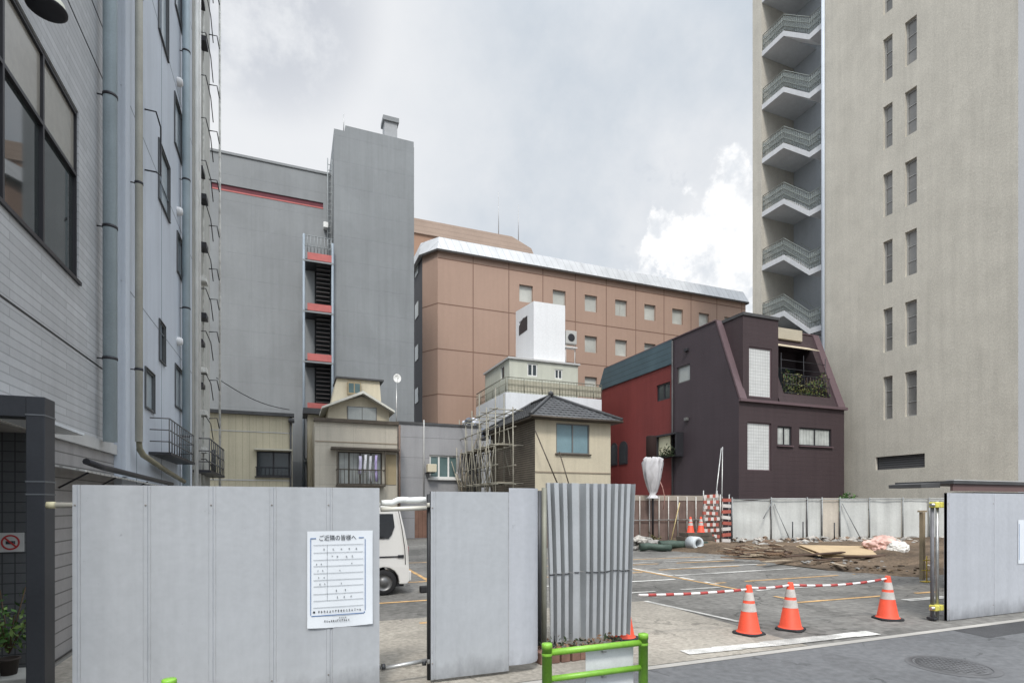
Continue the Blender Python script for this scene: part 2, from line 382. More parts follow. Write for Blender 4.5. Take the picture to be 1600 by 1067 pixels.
# manhole
IRON = mat('cast_iron', (.115,.115,.118), .8, .1, .2, 3, bump=.5, bs=80)
c = onZ(1488, 1040); R0 = .36
t = thing('manhole_cover', 'round patterned iron manhole cover set in the grey street', 'manhole cover', (c.x, c.y, 0))
m = MB(); m.lathe([(R0+.09,.0035),(R0+.02,.0045),(R0+.02,.006),(R0,.006),(R0,.0035)], 40, c); m.build('frame', IRON, t)
m = MB(); m.lathe([(R0-.012,.003),(R0-.012,.007),(0.0,.007)], 40, c)
for i in range(-5, 6):
    for j in range(-5, 6):
        if math.hypot(i*.058, j*.058) < R0-.05: m.box(c.x+i*.058-.018, c.x+i*.058+.018, c.y+j*.058-.018, c.y+j*.058+.018, .0065, .0125)
m.build('lid', IRON, t)

# ================================================================ HOARDINGS ALONG THE STREET
HF = 5.65
SHEET = mat('hoarding_sheet', (.385,.40,.418), .42, .0, .05, .6, streak=.11, spec=.4, fine=.04, bump=2.5, bs=1.6, mud=.45)
SHEETW = mat('hoarding_sheet_pale', (.42,.435,.465), .42, .0, .05, .6, streak=.10, spec=.4, fine=.04, bump=2.5, bs=1.6, mud=.45)
GALV = mat('galvanised_pipe', (.42,.42,.41), .4, .7, .2, 5)
PIPEW = mat('pale_pipe', (.62,.60,.53), .5, .2, .15, 5)
DARK = mat('dark_steel', (.05,.052,.056), .5, .4, .2, 2)
CLAMP = mat('yellow_clamp', (.62,.56,.12), .5, .1, .2, 6)
def hoard_panel(parent, x0, x1, y, z0, z1, m=None, lip=.045):
    b = MB(); prof = [(x0+.0006,lip),(x0+.0006,0),(x0+.030,0),(x0+.036,.008),(x0+.052,.008),(x0+.058,0),(x1-.0006,0),(x1-.0006,lip)]
    for (a, d), (e, g) in zip(prof[:-1], prof[1:]): b.face([(a,y+d,z0),(e,y+g,z0),(e,y+g,z1),(a,y+d,z1)])
    for (a, d), (e, g) in zip(prof[:-1], prof[1:]): b.face([(a,y+d+.003,z0),(e,y+g+.003,z0),(e,y+g+.003,z1),(a,y+d+.003,z1)])
    for z in (z0+.17, z1-.17):
        q = MB(); xb_ = x0+.018; q.lathe([(.008,0),(.008,-.003),(.005,-.006),(0,-.007)], 8, (xb_, y-.0005, z), axis='Y'); q.build('bolt', mat('bolt_rusty', (.27,.25,.23), .7, .3, .3, 20), parent)
    return b.build('panel', m or SHEET, parent, merge=False)
xl = gx(113, HF); xr = gx(593, HF); n = 5; wd = (xr-xl)/n
t = thing('hoarding', 'long run of pale grey steel hoarding panels carrying the paper notice', 'hoarding', ((xl+xr)/2, HF, 0))
for k in range(n): hoard_panel(t, xl+k*wd, xl+(k+1)*wd, HF, .04, 2.015)
m = MB(); m.tube((xl-.14, HF+.085, 1.845), (xr+.02, HF+.085, 1.845), .0243, 10); m.build('top_rail', PIPEW, t)
m = MB(); m.tube((xl-.02, HF+.085, .21), (xr+.02, HF+.085, .21), .0243, 10); m.build('bottom_rail', GALV, t)
for x in (xl+.1, xl+1.25, xr-.015):
    m = MB(); m.tube((x, HF+.135, 0), (x, HF+.135, 1.98), .0243, 10); m.build('post', GALV if x < xr-.1 else DARK, t)
m = MB(); m.path([(xl-.14, HF+.085, 1.845), (xl-.20, HF+.085, 1.845)], .03, 10); m.build('pipe_cap', mat('cream_cap', (.6,.55,.36), .5), t)

# middle panel: flat sheet with a second one bent round behind it
xm0, xm1, xm2 = gx(673, HF), gx(795, HF), gx(842, HF+.12)
t = thing('hoarding', 'narrow pale grey hoarding panel standing left of the folded accordion gate', 'hoarding', ((xm0+xm2)/2, HF, 0))
hoard_panel(t, xm0, xm1, HF, .04, 1.985)
m = MB(); xe_ = gx(841, HF+.12); pts = [(xm1+(xe_-xm1)*u, d) for u, d in ((0,0),(.35,-.014),(.65,0),(.86,.045),(1,.14))]
for (a, d), (e, g) in zip(pts[:-1], pts[1:]):
    for q in (0, .003): m.face([(a,HF+d-.006+q,.10),(e,HF+g-.006+q,.10),(e,HF+g-.006+q,2.03),(a,HF+d-.006+q,2.03)], 0, True)
m.build('bent_panel', SHEETW, t, merge=True)
m = MB(); m.tube((xm0-.02, HF+.085, 1.845), (xm1+.1, HF+.085, 1.845), .0243, 10); m.build('top_rail', PIPEW, t)
m = MB(); m.tube((xm0-.02, HF+.085, .21), (xm1+.1, HF+.085, .21), .0243, 10); m.build('bottom_rail', GALV, t)
for x in (xm0+.015, xm1):
    m = MB(); m.tube((x, HF+.135, 0), (x, HF+.135, 1.96), .0243, 10); m.build('post', DARK, t)
# pipes bridging the gap
t = thing('scaffold_pipe', 'thin grey pipe crossing low between the two hoarding runs', 'pipe', ((xr+xm0)/2, HF+.08, .21))
m = MB(); m.tube((xr+.025, HF+.085, .185), (xm0-.025, HF+.085, .225), .022, 10); m.build('pipe', GALV, t)
for x in (xr+.05, xm0-.05):
    m = MB(); m.tube((x-.018, HF+.085, .205), (x+.018, HF+.085, .205), .031, 10); m.build('collar', DARK, t)
rt = random.Random(5); m = MB(); pts = []
for k in range(9):
    u = k/8; pts.append((xr+.03+u*(xm0-xr-.06), HF+.10+rt.uniform(-.008,.008), 1.862 + (.035 if u > .3 else 0)+rt.uniform(-.006,.006)))
m.path(pts, .030, 10, r2=.036)
tag(m.build('rolled_sheet', mat('white_plastic_sheet', (.72,.73,.71), .45, 0, .1, 8, bump=1.2, bs=18)), 'white rolled plastic sheet lying across the gap at the top of the hoarding', 'plastic sheet')
m = MB(); m.tube((xr+.025, HF+.085, 1.800), (xm0-.025, HF+.085, 1.815), .0243, 10)
tag(m.build('scaffold_pipe', PIPEW), 'pale pipe crossing the gap right under the rolled plastic sheet', 'pipe')

# notice
PAPER = mat('notice_paper', (.66,.69,.72), .6, 0, .04, 3, fine=.02)
BLUE = mat('notice_blue_ink', (.08,.16,.34), .7, 0, .1, 9); INK = mat('notice_black_ink', (.035,.04,.05), .7); INKG = mat('notice_grey_ink', (.24,.26,.28), .7)
a = onY(480, 830, HF); b2 = onY(582, 978, HF)
nx0, nx1 = gx(480, HF), gx(582, HF); nz1, nz0 = zY(530, 829, HF), zY(530, 977, HF)
ny = HF-.012
t = thing('notice', 'white paper notice with a blue border taped to the hoarding', 'notice', ((nx0+nx1)/2, HF, nz0))
m = MB(); k = 8
for i in range(k):
    for j in range(k):
        def P(u, v):
            y = ny - .010*(max(0, 1-v*4)**2)*math.sin(u*7+1) - .004*(max(0,v-.93)*14)**2
            return (nx0+u*(nx1-nx0), y, nz0+v*(nz1-nz0) + (-.012*math.sin(u*3.1) if v == 0 else 0))
        m.face([P(i/k,j/k),P((i+1)/k,j/k),P((i+1)/k,(j+1)/k),P(i/k,(j+1)/k)], 0, True)
m.build('paper', PAPER, t)
W_, H_ = nx1-nx0, nz1-nz0; yi = ny-.006
def strip(mb, u0, u1, v0, v1): mb.box(nx0+u0*W_, nx0+u1*W_, yi-.0012, yi, nz0+v0*H_, nz0+v1*H_)
m = MB()
strip(m,.045,.055,.13,.93); strip(m,.875,.885,.15,.91); strip(m,.06,.86,.118,.126); strip(m,.055,.13,.922,.93); strip(m,.78,.86,.922,.93)
strip(m,.86,.875,.125,.138)
m.build('border', BLUE, t)
m = MB()
for v in (.855,.775,.70,.635,.56,.49,.425,.345,.275,.205): strip(m,.09,.85,v,v+.0035)
strip(m,.295,.299,.275,.855)
m.build('ruling', INKG, t)
FNT = None
def text(s, x, z, h, mt, parent, name='lettering', w=None, y=None, F='S', ext=.0006):
    cu = bpy.data.curves.new('lettering', 'FONT'); cu.body = s; cu.size = h; cu.extrude = ext; cu.align_x = 'CENTER'; cu.align_y = 'CENTER'
    ob = bpy.data.objects.new('lettering_source', cu); COL.objects.link(ob)
    dg = bpy.context.evaluated_depsgraph_get(); me = bpy.data.meshes.new_from_object(ob.evaluated_get(dg)); bpy.data.objects.remove(ob)
    xs = [v.co.x for v in me.vertices]; sc = 1 if not w or not xs else w/(max(xs)-min(xs))
    for v in me.vertices: v.co = Vector((v.co.x*sc, -v.co.z, v.co.y))
    off = OFF[parent.name]; me.transform(Matrix.Translation(Vector((x, y, z))-off)); me.materials.clear(); me.materials.append(mt)
    o = bpy.data.objects.new(name, me); COL.objects.link(o); o.parent = parent; return o
text('ご近隣の皆様へ', nx0+.455*W_, nz0+.925*H_, .058, INK, t, w=.56*W_, y=yi-.001)
# the small rows are not legible in the photograph: short strokes stand where their characters stand
rn = random.Random(11); m = MB()
def glyph(u, v, s):
    for q in range(rn.randint(2,4)):
        if rn.random() < .5: strip(m, u, u+s*.8, v+rn.uniform(0,s*.6), 0); 
def marks(row, us, s=.028):
    for u in us:
        for q in range(3):
            du, dv = rn.uniform(0,s*.5), rn.uniform(0,s*.7)
            if rn.random() < .55: strip(m, u+du*.3, u+du*.3+s*.7, row+dv, row+dv+.004)
            else: strip(m, u+du, u+du+.006, row, row+s*.75)
marks(.80,(.24,.38,.50,.62,.73)); marks(.72,(.36,.44,.58,.67)); marks(.65,(.13,.20,.66),.02); marks(.58,(.15,.22,.48),.02); marks(.51,(.16,.24),.02)
marks(.44,(.18,.25,.50),.02); marks(.365,(.42,.56)); marks(.295,(.44,.54,.65))
m.build('handwriting', INKG, t)
m = MB()
marks(.150,[.16+.042*i for i in range(16)],.03); strip(m,.085,.115,.152,.172); marks(.050,[.25+.033*i for i in range(12)],.026); marks(.082,[.48+.03*i for i in range(4)],.018)
m.build('small_print', INK, t)

# right hoarding
xa, xb = gx(1480, HF), gx(1551, HF)
t = thing('hoarding', 'tall pale hoarding panels at the right edge in front of the dark shed roof', 'hoarding', (xa, HF, 0))
wd = xb-xa
for k in range(4): hoard_panel(t, xa+k*wd, xa+(k+1)*wd, HF, .015, 2.035, SHEETW)
m = MB(); m.tube((xa-.26, HF+.085, 1.845), (xa+4*wd, HF+.085, 1.845), .0243, 10); m.build('top_rail', GALV, t)
m = MB(); m.tube((xa-.26, HF+.085, .21), (xa+4*wd, HF+.085, .21), .0243, 10); m.build('bottom_rail', GALV, t)
for x in (xa-.14, xa-.02, xa+wd*2):
    m = MB(); m.tube((x, HF+.135, 0), (x, HF+.135, 1.9), .0243 if x > xa-.1 else .027, 10); m.build('post', mat('weathered_pipe', (.17,.17,.18), .6, .2, .25, 4) if x < xa-.1 else GALV, t)
for z in (1.845, .21):
    for x in (xa-.14, xa-.02):
        m = MB(); m.box(x-.05, x+.05, HF+.05, HF+.16, z-.045, z+.045); m.build('clamp', CLAMP, t, bevel=.012)
m = MB(); m.box(xa-.19, xa-.09, HF+.07, HF+.2, .012, .06); m.build('foot_block', DARK, t, bevel=.015)
q0, q1 = gx(1590, HF), gx(1606, HF)
t = thing('notice', 'small white paper pasted on the hoarding at the right picture edge', 'notice', (q0, HF, 1.3))
m = MB(); m.box(q0, q0+.34, HF-.010, HF-.007, zY(1595,880,HF), zY(1595,812,HF)); m.build('paper', PAPER, t)
m = MB(); m.box(q0+.02, q0+.03, HF-.0125, HF-.0105, zY(1595,874,HF), zY(1595,818,HF)); m.build('border', BLUE, t)

# folded accordion gate
def accordion():
    g0, g1, Y0, top = 2.99, 4.18, 6.33, 2.12
    t = thing('accordion_gate', 'folded silver accordion gate with deep vertical pleats', 'gate', ((g0+g1)/2, Y0, 0))
    rg = random.Random(4); prof = []
    k = 8; ws = [.10,.13,.12,.22,.10,.13,.09,.12,.10,.09,.11]; tot = sum(ws); x = g0
    for i, w in enumerate(ws):
        w = w/tot*(g1-g0); a = .085 if w > .11 else .07
        prof += [(x, -a), (x+w*.42, -a*1.05), (x+w*.50, a), (x+w*.92, a*.9)]; x += w
    prof.append((g1, -.10))
    def X(x, z): u = (x-(g0+g1)/2)/((g1-g0)/2); return (g0+g1)/2 + u*(g1-g0)/2*(1+ .075*((z/top)**2) - .03*(1-z/top))
    for name, za, zb in (('lower_leaf', .13, .985), ('upper_leaf', .990, top)):
        m = MB(); ns = 7
        for (a, d), (e, g) in zip(prof[:-1], prof[1:]):
            for j in range(ns):
                z0, z1 = za+(zb-za)*j/ns, za+(zb-za)*(j+1)/ns
                f = lambda q, dd, z: (X(q, z), Y0+dd*(1-.35*abs(z-1)/1.1 if z < 1 else 1), z)
                m.face([f(a,d,z0), f(e,g,z0), f(e,g,z1), f(a,d,z1)])
        o = m.build(name, mat('gate_sheet', (.44,.46,.475), .36, .3, .1, 1.5, streak=.10, fine=.03), t)
        s = o.modifiers.new('thickness', 'SOLIDIFY'); s.thickness = .004
        bv = o.modifiers.new('bevel', 'BEVEL'); bv.width = .022; bv.segments = 3; bv.limit_method = 'ANGLE'; bv.angle_limit = R(30)
    m = MB()
    for (a, d), (e, g) in zip(prof[:-1], prof[1:]):
        if g < 0 and d < 0: m.tube((X((a+e)/2-.03,.99), Y0+d-.012, .985+rg.uniform(-.012,.012)), (X((a+e)/2+.035,.99), Y0+g-.012, .985+rg.uniform(-.012,.012)), .007, 6)
    m.build('hinge_pins', DARK, t)
    for x in (g0+.1, g1-.15):
        m = MB(); m.lathe([(.02,-.02),(.05,-.02),(.05,.02),(.02,.02)], 14, (x, Y0, .05), axis='Y'); m.tube((x,Y0,.08),(x,Y0,.2),.012,6); m.build('castor', DARK, t)
    x = g0-.07
    m = MB(); m.tube((x, Y0-.05, 0), (x, Y0-.05, 2.06), .032, 10); m.build('end_post', mat('olive_post', (.23,.23,.19), .6, .2, .2, 3), t)
    m = MB(); m.tube((x-.10, Y0-.12, 0), (x-.10, Y0-.12, 2.02), .03, 10); m.build('lock_post', DARK, t)
accordion()

# guard rails
GREEN = mat('green_paint', (.185,.40,.04), .38, 0, .18, 3, spec=.5, fine=.10, patch=.12)
def guardrail(label, plate):
    t = thing('guardrail', label, 'guardrail', (0,0,0), 'green guardrails along the street')
    for x in (0, .86):
        m = MB(); m.lathe([(.038,0),(.038,.765),(.041,.765),(.041,.80),(.036,.807),(.0,.809)], 18, (x,0,0)); m.build('post', GREEN, t)
        m = MB(); m.lathe([(.0395,.715),(.0405,.72),(.0405,.73),(.0395,.735)], 18, (x,0,0)); m.build('collar', GREEN, t)
    for z, r in ((.735,.026),(.535,.024)):
        m = MB(); m.tube((.03,0,z),(.83,0,z),r,12); m.build('rail', GREEN, t)
    if plate:
        m = MB(); m.box(.36,.80,.05,.056,.27,.70); m.build('plate', mat('white_plate', (.55,.56,.58), .4, 0, .08, 4), t, bevel=.002)
        for z in (.70,.50):
            m = MB(); m.box(.5,.53,.02,.051,z-.02,z-.004); m.build('bracket', GALV, t)
    return t
p = onY(855, 1005, 3.80)
gr = guardrail('green tubular guardrail with a white plate in front of the accordion gate', True); gr.location = (1.79, 3.80, 0)
g2 = guardrail('green guardrail barely rising above the lower picture edge left of the notice', False); g2.location = (-.68-.86, 3.86, 0)

# ================================================================ LEFT BUILDINGS
XL = -2.6
TILE = mat('grey_tile_cladding', (.445,.455,.465), .55, 0, .06, .8, streak=.10, pat=('brick', 1.5, .095, .72, .007), fine=.03)
TILED = mat('dark_lower_cladding', (.30,.29,.285), .6, 0, .10, .8, streak=.15, pat=('h', .155, .10, .45), fine=.04)
PBLUE = mat('blue_grey_panel', (.52,.565,.625), .55, 0, .06, .6, streak=.12, fine=.02)
PIPEB = mat('pale_blue_pipe', (.42,.50,.54), .45, .1, .08, 2, streak=.15)
PIPEC = mat('cream_pipe', (.60,.59,.52), .5, .1, .12, 2, streak=.25)
TRIM = mat('grey_trim', (.45,.45,.44), .6, 0, .1, 2)
SEAM = mat('black_seam', (.03,.03,.032), .6)

yc = gy(178, XL)                        # far corner of the tiled building
t = thing('tiled_building', 'grey tile clad building with a big glazed band at the left edge', 'building', (XL-4, yc-4, 0))
wy1 = gy(123, XL); zt, zm, zb = zX(123,176,XL), zX(123,275,XL), zX(123,440,XL)
wy0 = 4.6
zl = zX(178,695,XL)
b = MB(); b.sheet(FE(XL), 3.6, yc, zl, 24, [(wy0, wy1, zb, zt)], .20); b.sheet(FS(3.6), XL-9, XL, 0, 24); b.sheet(FN(yc), XL-9, XL, 0, 24)
b.face([(XL-9,3.6,24),(XL,3.6,24),(XL,yc,24),(XL-9,yc,24)]); b.face([(XL-9,3.6,0),(XL-9,yc,0),(XL-9,yc,24),(XL-9,3.6,24)])
b.build('wall', TILE, t)
b = MB(); b.sheet(FE(XL), 7.78, yc, 0, zl-.16); b.face([(XL,3.6,zl-.16),(XL,7.78,zl-.16),(XL-9,7.78,zl-.16),(XL-9,3.6,zl-.16)]); b.build('lower_wall', TILED, t)
b = MB(); b.fbox(FE(XL), 3.6, yc, -.02, .045, zl-.155, zl-.002); b.build('ledge', TRIM, t)
b = MB()
for z in (zX(165,580,XL), zX(150,372,XL)+3.25, zt+1.15): b.fbox(FE(XL), 3.6, yc, -.02, .004, z-.012, z+.012)
b.build('seams', SEAM, t)
F = FE(XL); m = MB(); my = [wy0, gy(10,XL), gy(72,XL), wy1]; d0, d1 = -.17, -.02
for k, y in enumerate(my): m.fbox(F, y-.02 if k else y, y+.02 if k < 3 else y, d0, d1, zb, zt)
for k in range(3):
    a, e = my[k]+.02, my[k+1]-.02
    for z in (zb+.03, zm, zt-.03): m.fbox(F, a, e, d0, d1, z-.022, z+.022)
w = m.build('window', DKF, t)
for k in range(3):
    a, e = my[k]+.02, my[k+1]-.02
    m = MB(); m.fbox(F, a, e, -.08, -.06, zb+.05, zm-.02); m.build('pane', mat('mirror_glass', (.03,.036,.036), .03, 0, .2, .4, spec=.9, fine=0), w)
    m = MB(); m.fbox(F, a, e, -.08, -.05, zm+.02, zt-.05); m.build('upper_pane', GLT, w)
m = MB(); m.fbox(F, wy0, wy1+.02, .003, .03, zb-.05, zb-.004); m.build('sill', DKF, w)
def drainpipe(parent, X, y, z0, z1, r, mt, rings=3.0, out=.12):
    m = MB(); m.tube((X+out, y, z0), (X+out, y, z1), r, 14)
    z = z0+1.2
    o = m.build('drainpipe', mt, parent)
    while z < z1:
        q = MB(); q.lathe([(r+.001,-.02),(r+.009,-.02),(r+.009,.02),(r+.001,.02)], 14, (X+out, y, z)); q.tube((X-.01, y, z), (X+out-r+.003, y, z), .010, 6); z += rings
        q.build('bracket', DKF, o)
    return o
drainpipe(t, XL, gy(172, XL+.16), zX(172,690,XL+.16), 23, .088, PIPEB, 1.9, .16)

# dark awning below the cladding
t = thing('awning', 'dark low awning edge against the left wall just above the hoarding', 'awning', (XL+.2, 9, 2.2))
m = MB(); m.path([(XL+.34, 8.0, 2.36), (XL+.34, 8.6, 2.33), (XL+.33, 10, 2.31), (XL+.32, 13.2, 2.27)], .04, 8); m.build('gutter', DKF, t)
m = MB(); m.hexa([(XL+.01,8.0,2.30),(XL+.33,8.0,2.24),(XL+.33,13.2,2.17),(XL+.01,13.2,2.25),(XL+.01,8.0,2.32),(XL+.33,8.0,2.26),(XL+.33,13.2,2.19),(XL+.01,13.2,2.27)]); m.build('sheet', mat('awning_sheet', (.5,.5,.48), .5, 0, .3, 4, pat=('v', .16, .2, .6)), t)
for y in (8.2, 9.4, 11.2, 13):
    m = MB(); m.tube((XL+.01,y,2.05),(XL+.31,y,2.24),.012,6); m.build('bracket', DKF, t)

# blue-grey building
X2 = -2.5; ya, ye = yc+.02, gy(300, X2)
t = thing('panel_building', 'tall pale blue panelled building with drainpipes behind the tiled one', 'building', (X2-4, (ya+ye)/2, 0))
hs = []
for (x0, x1, y0, y1) in ((247,264,240,328),(273,289,578,640),(276,285,372,432),(272,284,165,240),(247,262,-70,70),(248,257,505,566),(226,240,580,640),(247,262,-330,-190),(273,284,-40,30)):
    hs.append(hX(X2, x0, x1, y0, y1))
b = MB(); b.sheet(FE(X2), ya, ye, 0, 26, hs, .05); b.sheet(FS(ya), X2-9, X2, 0, 26); b.sheet(FN(ye), X2-9, X2, 0, 26); b.face([(X2-9,ya,26),(X2,ya,26),(X2,ye,26),(X2-9,ye,26)])
b.build('wall', PBLUE, t)
for h in hs:
    w = window(t, FE(X2), h, mat('window_grey_frame', (.10,.105,.11), .5, .2), mat('pale_blue_pane', (.36,.42,.46), .25, 0, .1, .6, spec=.5) if h[1]-h[0] > .75 and abs(h[3]-h[2]) < 3 or h is not hs[5] else GLS, 0, 0, .035, .05)
    m = MB(); F = FE(X2); a0, a1, z0, z1 = h
    m.fbox(F,a0-.02,a0-.003,.002,.03,z0-.02,z1+.02); m.fbox(F,a1+.003,a1+.02,.002,.03,z0-.02,z1+.02); m.fbox(F,a0-.003,a1+.003,.002,.03,z1+.003,z1+.02); m.fbox(F,a0-.003,a1+.003,.002,.04,z0-.02,z0-.003)
    m.build('surround', mat('window_grey_frame', (.10,.105,.11), .5, .2), w)
m = MB()
for z in (5.4, 8.5, 11.6, 14.7, 17.8, 20.9): m.fbox(FE(X2), ya, ye, -.02, .003, z-.008, z+.008)
for y in (ya+.9, ya+2.9, ya+5.0): m.fbox(FE(X2), y-.008, y+.008, -.02, .0045, 2.2, 26)
m.build('seams', mat('blue_seam', (.2,.23,.26), .6), t)
m = MB(); m.fbox(FE(X2), ya, ya+.28, .002, .05, 2.3, 26); m.build('corner_strip', PBLUE, t)
for (px, r, mt, zz) in ((217, .056, PIPEC, 690), (291, .085, PIPEB, 760)):
    drainpipe(t, X2, gy(px, X2+.14), zX(px, zz, X2+.14), 25, r, mt, 3.1, .14)
yp = gy(217, X2+.14); zp = zX(217,690,X2+.14)
m = MB(); m.path([(X2+.14,yp,zp+.05),(X2+.14,yp+.05,zp-.12),(X2+.14,yp+.3,zp-.2),(X2+.14,yp+2.2,zp-.36),(X2+.14,yp+4.2,zp-.5)], .05, 10); m.build('elbow_pipe', mat('olive_pipe', (.26,.24,.17), .6, .1, .2, 3), t)
for y in (128, 330, 533):
    v = onX(277, y, X2); m = MB(); m.lathe([(.10,0),(.10,.06),(.07,.11),(0,.12)], 12, (0,0,0)); 
    mm = MB()
    for q in m.v: mm.v.append(Vector((X2+q.z+.002, v.y+q.x, v.z+q.y)))
    mm.f, mm.m, mm.sm = m.f, m.m, m.sm; mm.build('vent', mat('white_vent', (.66,.66,.66), .4), t)
for y0, y1 in ((182, 275),):
    a = onX(230, y0, X2); c = onX(230, y1, X2); m = MB()
    m.path([(X2,a.y-.2,a.z),(X2+.18,a.y-.2,a.z),(X2+.2,a.y+.1,a.z-.1),(X2+.2,a.y+.1,c.z+.1),(X2+.18,a.y-.2,c.z),(X2,a.y-.2,c.z)], .014, 8); m.build('bracket', DKF, t)
# balcony rail low on the wall
by0, by1, bz = gy(232, X2), gy(277, X2), zX(250, 712, X2)
m = MB(); m.fbox(FE(X2), by0, by1, .0, .37, bz-.05, bz); bal = m.build('balcony', DKF, t)
m = MB()
for z in (.2,.42,.64): m.path([(X2+.02,by0,bz+z),(X2+.34,by0,bz+z),(X2+.34,by1,bz+z),(X2+.02,by1,bz+z)], .012, 6)
for k in range(12):
    y = by0+(by1-by0)*k/11; m.tube((X2+.34,y,bz),(X2+.34,y,bz+.64),.011,6)
m.build('railing', mat('worn_rail', (.13,.13,.13), .6, .2, .2, 4), bal)

# olive grey building further along
X3 = -2.55; y3, y4 = ye+.03, gy(328, X3)
t = thing('narrow_building', 'narrow olive grey building edge with brackets behind the blue one', 'building', (X3-4, (y3+y4)/2, 0))
b = MB(); b.sheet(FE(X3), y3, y4, 0, 26); b.sheet(FS(y3), X3-9, X3, 0, 26); b.sheet(FN(y4), X3-9, X3, 0, 26); b.face([(X3-9,y3,26),(X3,y3,26),(X3,y4,26),(X3-9,y4,26)])
b.build('wall', mat('olive_wall', (.50,.50,.465), .7, 0, .1, .6, streak=.2), t)
m = MB(); m.tube((X3+.1,y3+.35,1),(X3+.1,y3+.35,25),.06,10); m.build('drainpipe', mat('white_pipe', (.72,.72,.70), .5, 0, .1, 2), t)
m = MB(); m.tube((X3+.30,y4-.02,1.2),(X3+.30,y4-.02,25),.035,8); m.build('cable', mat('pale_cable', (.6,.6,.57), .6, 0, .3, 6), t)
rb = random.Random(2)
z = 3.2
while z < 24:
    m = MB(); y = gy(312, X3)
    m.path([(X3,y,z),(X3+.16,y,z+.02),(X3+.20,y+.8,z-.10),(X3+.21,y+1.3,z-.55)], .014, 6); m.build('bracket', DKF, t)
    if rb.random() < .5:
        m = MB(); m.box(X3+.002,X3+.12,y-.3,y+.25,z-.42,z-.3); m.build('cable_clip', DKF, t)
    z += 1.28
for (dy, r, c_) in ((.75,.03,'pale_cable'),(1.2,.045,'white_pipe'),(2.0,.025,'pale_cable')):
    m = MB(); m.tube((X3+.06,y3+dy,1.2),(X3+.06,y3+dy,25),r,8); m.build('cable', MATS[c_], t)
z = 3.6
while z < 24:
    m = MB(); y = y4-.25; m.path([(X3,y,z),(X3+.24,y,z+.02),(X3+.30,y+.12,z-.30)],.018,5); m.build('bracket', DKF, t)
    if rb.random() < .6: m = MB(); m.box(X3+.02,X3+.20,y3+1.5,y3+1.95,z-.2,z-.05); m.build('cable_clip', MATS['pale_cable'] if rb.random() < .5 else DKF, t)
    z += rb.uniform(.9,1.7)
m = MB(); m.fbox(FE(X3), y3+.4, y4, .0, .45, 2.75, 2.82); bal = m.build('balcony', DKF, t)
m = MB()
for z in (3.05,3.35,3.7): m.path([(X3+.02,y3+.4,z),(X3+.42,y3+.4,z),(X3+.42,y4,z)], .02, 6)
for k in range(9): m.tube((X3+.42,y3+.4+(y4-y3-.4)*k/8,2.8),(X3+.42,y3+.4+(y4-y3-.4)*k/8,3.7),.018,6)
m.build('railing', mat('worn_rail', (.13,.13,.13), .6, .2, .2, 4), bal)

# dark porch frame
DKP = mat('dark_porch_steel', (.052,.055,.062), .45, .2, .15, 1.5)
t = thing('porch_frame', 'dark steel porch frame standing at the left picture edge', 'porch', (-2.2, 6.2, 0))
pf = onY(70, 620, 6.05); pz = zY(70, 620, 6.05); px0, px1 = gx(40, 6.05), gx(70, 6.05)
m = MB(); m.box(px0, px1, 6.05, 6.28, 0, pz-.001); m.build('column', DKP, t, bevel=.006)
m = MB(); m.box(px0-2.2, px0-.002, 6.06, 6.27, zY(20,650,6.05), pz); m.build('beam', DKP, t, bevel=.006)
m = MB()
for z in (zY(55,648,6.05), zY(55,752,6.05), zY(55,772,6.05)): m.box(px0-.004, px1+.004, 6.046, 6.284, z-.006, z+.006)
m.build('joint', mat('steel_joint', (.16,.17,.18), .5, .2), t)
m = MB(); zc = zY(20,662,6.9)
m.hexa([(px0-2.2,6.3,zc+.02),(px0-.02,6.3,zc+.0),(px0-.02,7.6,zc-.02),(px0-2.2,7.6,zc+.05),(px0-2.2,6.3,zc+.05),(px0-.02,6.3,zc+.03),(px0-.02,7.6,zc+.01),(px0-2.2,7.6,zc+.08)])
m.build('canopy', mat('canopy_sheet', (.6,.63,.66), .4), t)
t = thing('tiled_screen_wall', 'dark gridded tile wall inside the porch frame', 'wall', (-3, 7.7, 0))
m = MB(); m.box(-4.6, XL-.003, 7.6, 7.76, 0, 2.72); m.build('wall', mat('dark_grid_tile', (.115,.12,.125), .5, 0, .15, 1, pat=('grid', .11, .11, .45, .10)), t)
m = MB(); m.box(-4.6, XL-.003, 7.57, 7.77, 2.721, 2.78); m.build('coping', DKP, t)
z0, z1 = zY(18,862,7.58), zY(18,832,7.58)
t = thing('no_smoking_sign', 'white sign with a red no smoking symbol on the dark tile wall', 'sign', (gx(18,7.58), 7.58, z0))
m = MB(); m.box(gx(-20,7.58), gx(37,7.58), 7.585, 7.597, z0, z1); m.build('board', mat('sign_white', (.55,.55,.54), .5), t)
cx, cz = gx(16,7.58), (z0+z1)/2; rr = (z1-z0)*.40; RED = mat('sign_red', (.45,.05,.05), .5)
m = MB()
for k in range(24):
    a, e = 2*math.pi*k/24, 2*math.pi*(k+1)/24
    P = lambda q, r: (cx+r*math.cos(q), 7.582, cz+r*math.sin(q))
    m.face([P(a,rr*.78),P(e,rr*.78),P(e,rr),P(a,rr)])
m.hexa([(cx-rr*.65,7.581,cz+rr*.5),(cx-rr*.5,7.581,cz+rr*.65),(cx-rr*.5,7.583,cz+rr*.65),(cx-rr*.65,7.583,cz+rr*.5),(cx+rr*.5,7.581,cz-rr*.65),(cx+rr*.65,7.581,cz-rr*.5),(cx+rr*.65,7.583,cz-rr*.5),(cx+rr*.5,7.583,cz-rr*.65)])
m.build('prohibition_ring', RED, t)
m = MB(); m.box(cx-rr*.5,cx+rr*.35,7.5835,7.5845,cz-.02,cz+.015); m.box(cx+rr*.38,cx+rr*.5,7.5835,7.5845,cz-.02,cz+.015); m.build('cigarette', INK, t)
